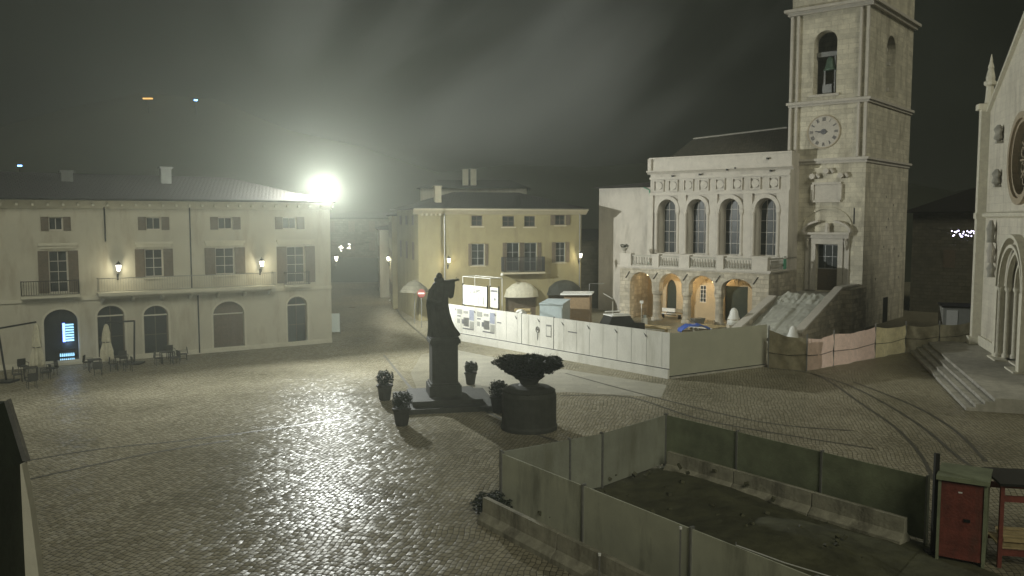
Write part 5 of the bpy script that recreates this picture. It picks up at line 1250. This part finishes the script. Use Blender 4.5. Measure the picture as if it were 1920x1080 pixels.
# red cabinet and dark rack
ra = (11.85, 23.2); t = thing('red_cabinet', 'tall red steel cabinet with grey corner posts and lid beside the excavation', 'cabinet', (ra[0], ra[1], 0), R(-32))
MB().box(.08, 1.12, 0, 1.3, .12, 2.25).build('body', 'red', t); MB().box(0, .075, -.03, 1.33, 0, 2.3).box(1.125, 1.2, -.03, 1.33, 0, 2.3).build('corner_post', 'dimb', t)
MB().box(-.05, 1.25, -.1, 1.4, 2.302, 2.42).build('lid', 'dimb', t); MB().box(.66, .82, -.03, -.004, 1.2, 1.28).build('handle', 'iron', t); MB().box(.5, .6, -.01, -.004, 1.98, 2.02).build('badge', 'white', t)
t = thing('storage_rack', 'open red framed storage rack with timber inside at the lower right corner', 'rack', (13.25, 22.6, 0), R(-12))
for x_ in (0, 3.2):
    for y_ in (0, 1.3): MB().box(x_, x_+.1, y_, y_+.1, 0, 2.3).build('upright', 'red', t)
for z_ in (.35, 1.85): MB().box(.101, 3.2, 0, .09, z_, z_+.16).box(.101, 3.2, 1.31, 1.4, z_, z_+.16).build('beam', 'red', t)
MB().box(.1, 3.2, .1, 1.3, .52, .56).build('shelf', 'timber', t); MB().box(-.05, 3.4, -.1, 1.5, 2.31, 2.38).build('roof', 'iron', t)
for k in range(4): MB().obox((1.6, .4+.22*k, .66+.03*k), (2.7, .14, .1), random.uniform(-.05,.05)).build('timber_beam', 'timber', t)

# near left: corner of the neighbouring house (its gable edge rises out of the frame)
Yn = 9.0
c0 = D(47, 862, Yn); c1 = D(14, 752, Yn); t = thing('neighbouring_house', 'dark corner of a neighbouring house with a pale edge strip at the left border', 'building', (c0[0], Yn, 0))
cut = c0[0]-c1[0]
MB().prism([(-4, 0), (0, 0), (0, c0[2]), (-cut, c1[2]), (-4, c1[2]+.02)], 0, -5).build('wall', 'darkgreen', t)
MB().prism([(.002, 0), (.16, 0), (.16, 5.5), (.09, 6.4), (.02, c0[2]-.02), (.002, c0[2]-.02)], -.1, .0).build('corner_strip', 'cream_trim', t)
MB().prism([(0.005, c0[2]), (.06, c0[2]-.0), (-cut+.04, c1[2]+.03), (-cut, c1[2]+.005)], -.06, .0).build('edge_trim', 'steel', t)

# hillside lamps
for (px, py, Yd, m_, lab) in ((277, 185, 178, 'orange', 'tiny orange lamp high on the dark hillside'), (367, 188, 178, 'bluel', 'tiny blue lamp high on the dark hillside'), (37, 311, 150, 'bluel', 'tiny blue white lamp low on the hillside at the far left')):
    x, y, z = D(px, py, Yd); t = thing('distant_lamp', lab, 'lamp', (x, y, z-4), 0, 'lamps on the far hillside')
    MB().tube([(0,0,-8),(0,0,3.8)], .12, 6).build('pole', 'iron', t); w = .95 if m_ == 'orange' else .3
    MB().box(-w, w, -.2, .2, 3.9, 4.15).build('lamp_head', m_, t)
# chimney stack far behind the yellow house
x, y, z = D(880, 330, 105); t = thing('distant_house', 'faint pale house with twin chimneys rising behind the yellow house roof', 'building', (x, y, 0))
MB().box(-6, 7, 0, 8, 0, z-1.5).build('wall', 'cream', t); MB().box(-.9, -.2, 1, 1.7, z-1.5, z+.9).build('chimney', 'cream_trim', t); MB().box(.1, .8, 1, 1.7, z-1.5, z+.9).build('chimney', 'cream_trim', t)
MB().add([(-6.5,-.5,z-1.5),(7.5,-.5,z-1.5),(7.5,8.5,z-1.5),(-6.5,8.5,z-1.5),(-4,4,z-.3),(5,4,z-.3)], [(0,1,5,4),(2,3,4,5),(0,4,3),(1,2,5),(0,3,2,1)]).build('roof', 'tiles', t)

# ================================================================= HAZE
hm = bpy.data.materials.new('haze'); hm.use_nodes = True; ht = hm.node_tree; ht.nodes.clear()
ho = ht.nodes.new('ShaderNodeOutputMaterial'); hv = ht.nodes.new('ShaderNodeVolumePrincipled')
hv.inputs['Color'].default_value = (.90, .95, .83, 1); hv.inputs['Density'].default_value = HAZE_D; hv.inputs['Anisotropy'].default_value = .6
ht.links.new(hv.outputs[0], ho.inputs['Volume'])
hz_ = MB().box(-905, 905, -305, 1505, -2, 41).build('haze', hm); tag(hz_, kind='stuff')

# drifting mist lit by the floodlight
mm = bpy.data.materials.new('mist'); mm.use_nodes = True; ht = mm.node_tree; ht.nodes.clear()
ho = ht.nodes.new('ShaderNodeOutputMaterial'); hv = ht.nodes.new('ShaderNodeVolumePrincipled'); tc2 = ht.nodes.new('ShaderNodeTexCoord'); mp2 = ht.nodes.new('ShaderNodeMapping')
n2 = ht.nodes.new('ShaderNodeTexNoise'); n2.inputs['Scale'].default_value = 1.0; n2.inputs['Detail'].default_value = 4; n2.inputs['Distortion'].default_value = .4
mp2.vector_type = 'TEXTURE'; mp2.inputs['Rotation'].default_value = (0, R(-42), 0); mp2.inputs['Scale'].default_value = (30, 16, 8.5)
ln = ht.nodes.new('ShaderNodeVectorMath'); ln.operation = 'LENGTH'; sc2 = ht.nodes.new('ShaderNodeVectorMath'); sc2.operation = 'DIVIDE'; sc2.inputs[1].default_value = (30, 14, 17)
fall = ht.nodes.new('ShaderNodeMapRange'); fall.inputs['From Min'].default_value = .45; fall.inputs['From Max'].default_value = 1; fall.inputs['To Min'].default_value = 1; fall.inputs['To Max'].default_value = 0
dr2 = ht.nodes.new('ShaderNodeMapRange'); dr2.inputs['From Min'].default_value = .48; dr2.inputs['From Max'].default_value = .66; dr2.inputs['To Max'].default_value = .04
ml = ht.nodes.new('ShaderNodeMath'); ml.operation = 'MULTIPLY'
l_ = ht.links.new
l_(tc2.outputs['Object'], mp2.inputs[0]); l_(mp2.outputs[0], n2.inputs['Vector']); l_(n2.outputs['Fac'], dr2.inputs['Value'])
l_(tc2.outputs['Object'], sc2.inputs[0]); l_(sc2.outputs[0], ln.inputs[0]); l_(ln.outputs['Value'], fall.inputs['Value'])
l_(dr2.outputs[0], ml.inputs[0]); l_(fall.outputs[0], ml.inputs[1]); l_(ml.outputs[0], hv.inputs['Density'])
hv.inputs['Color'].default_value = (.9, .93, .88, 1); hv.inputs['Anisotropy'].default_value = .3
l_(hv.outputs[0], ho.inputs['Volume'])
mo = MB().lathe([(.5,-16),(15,-14),(26,-8),(30,0),(26,8),(15,14),(.5,16)], (0,0,0), 24, sy=.47).build('mist', mm, loc=(6, 70, 29)); tag(mo, kind='stuff')
S.cycles.volume_step_rate = 3; S.cycles.volume_max_steps = 64
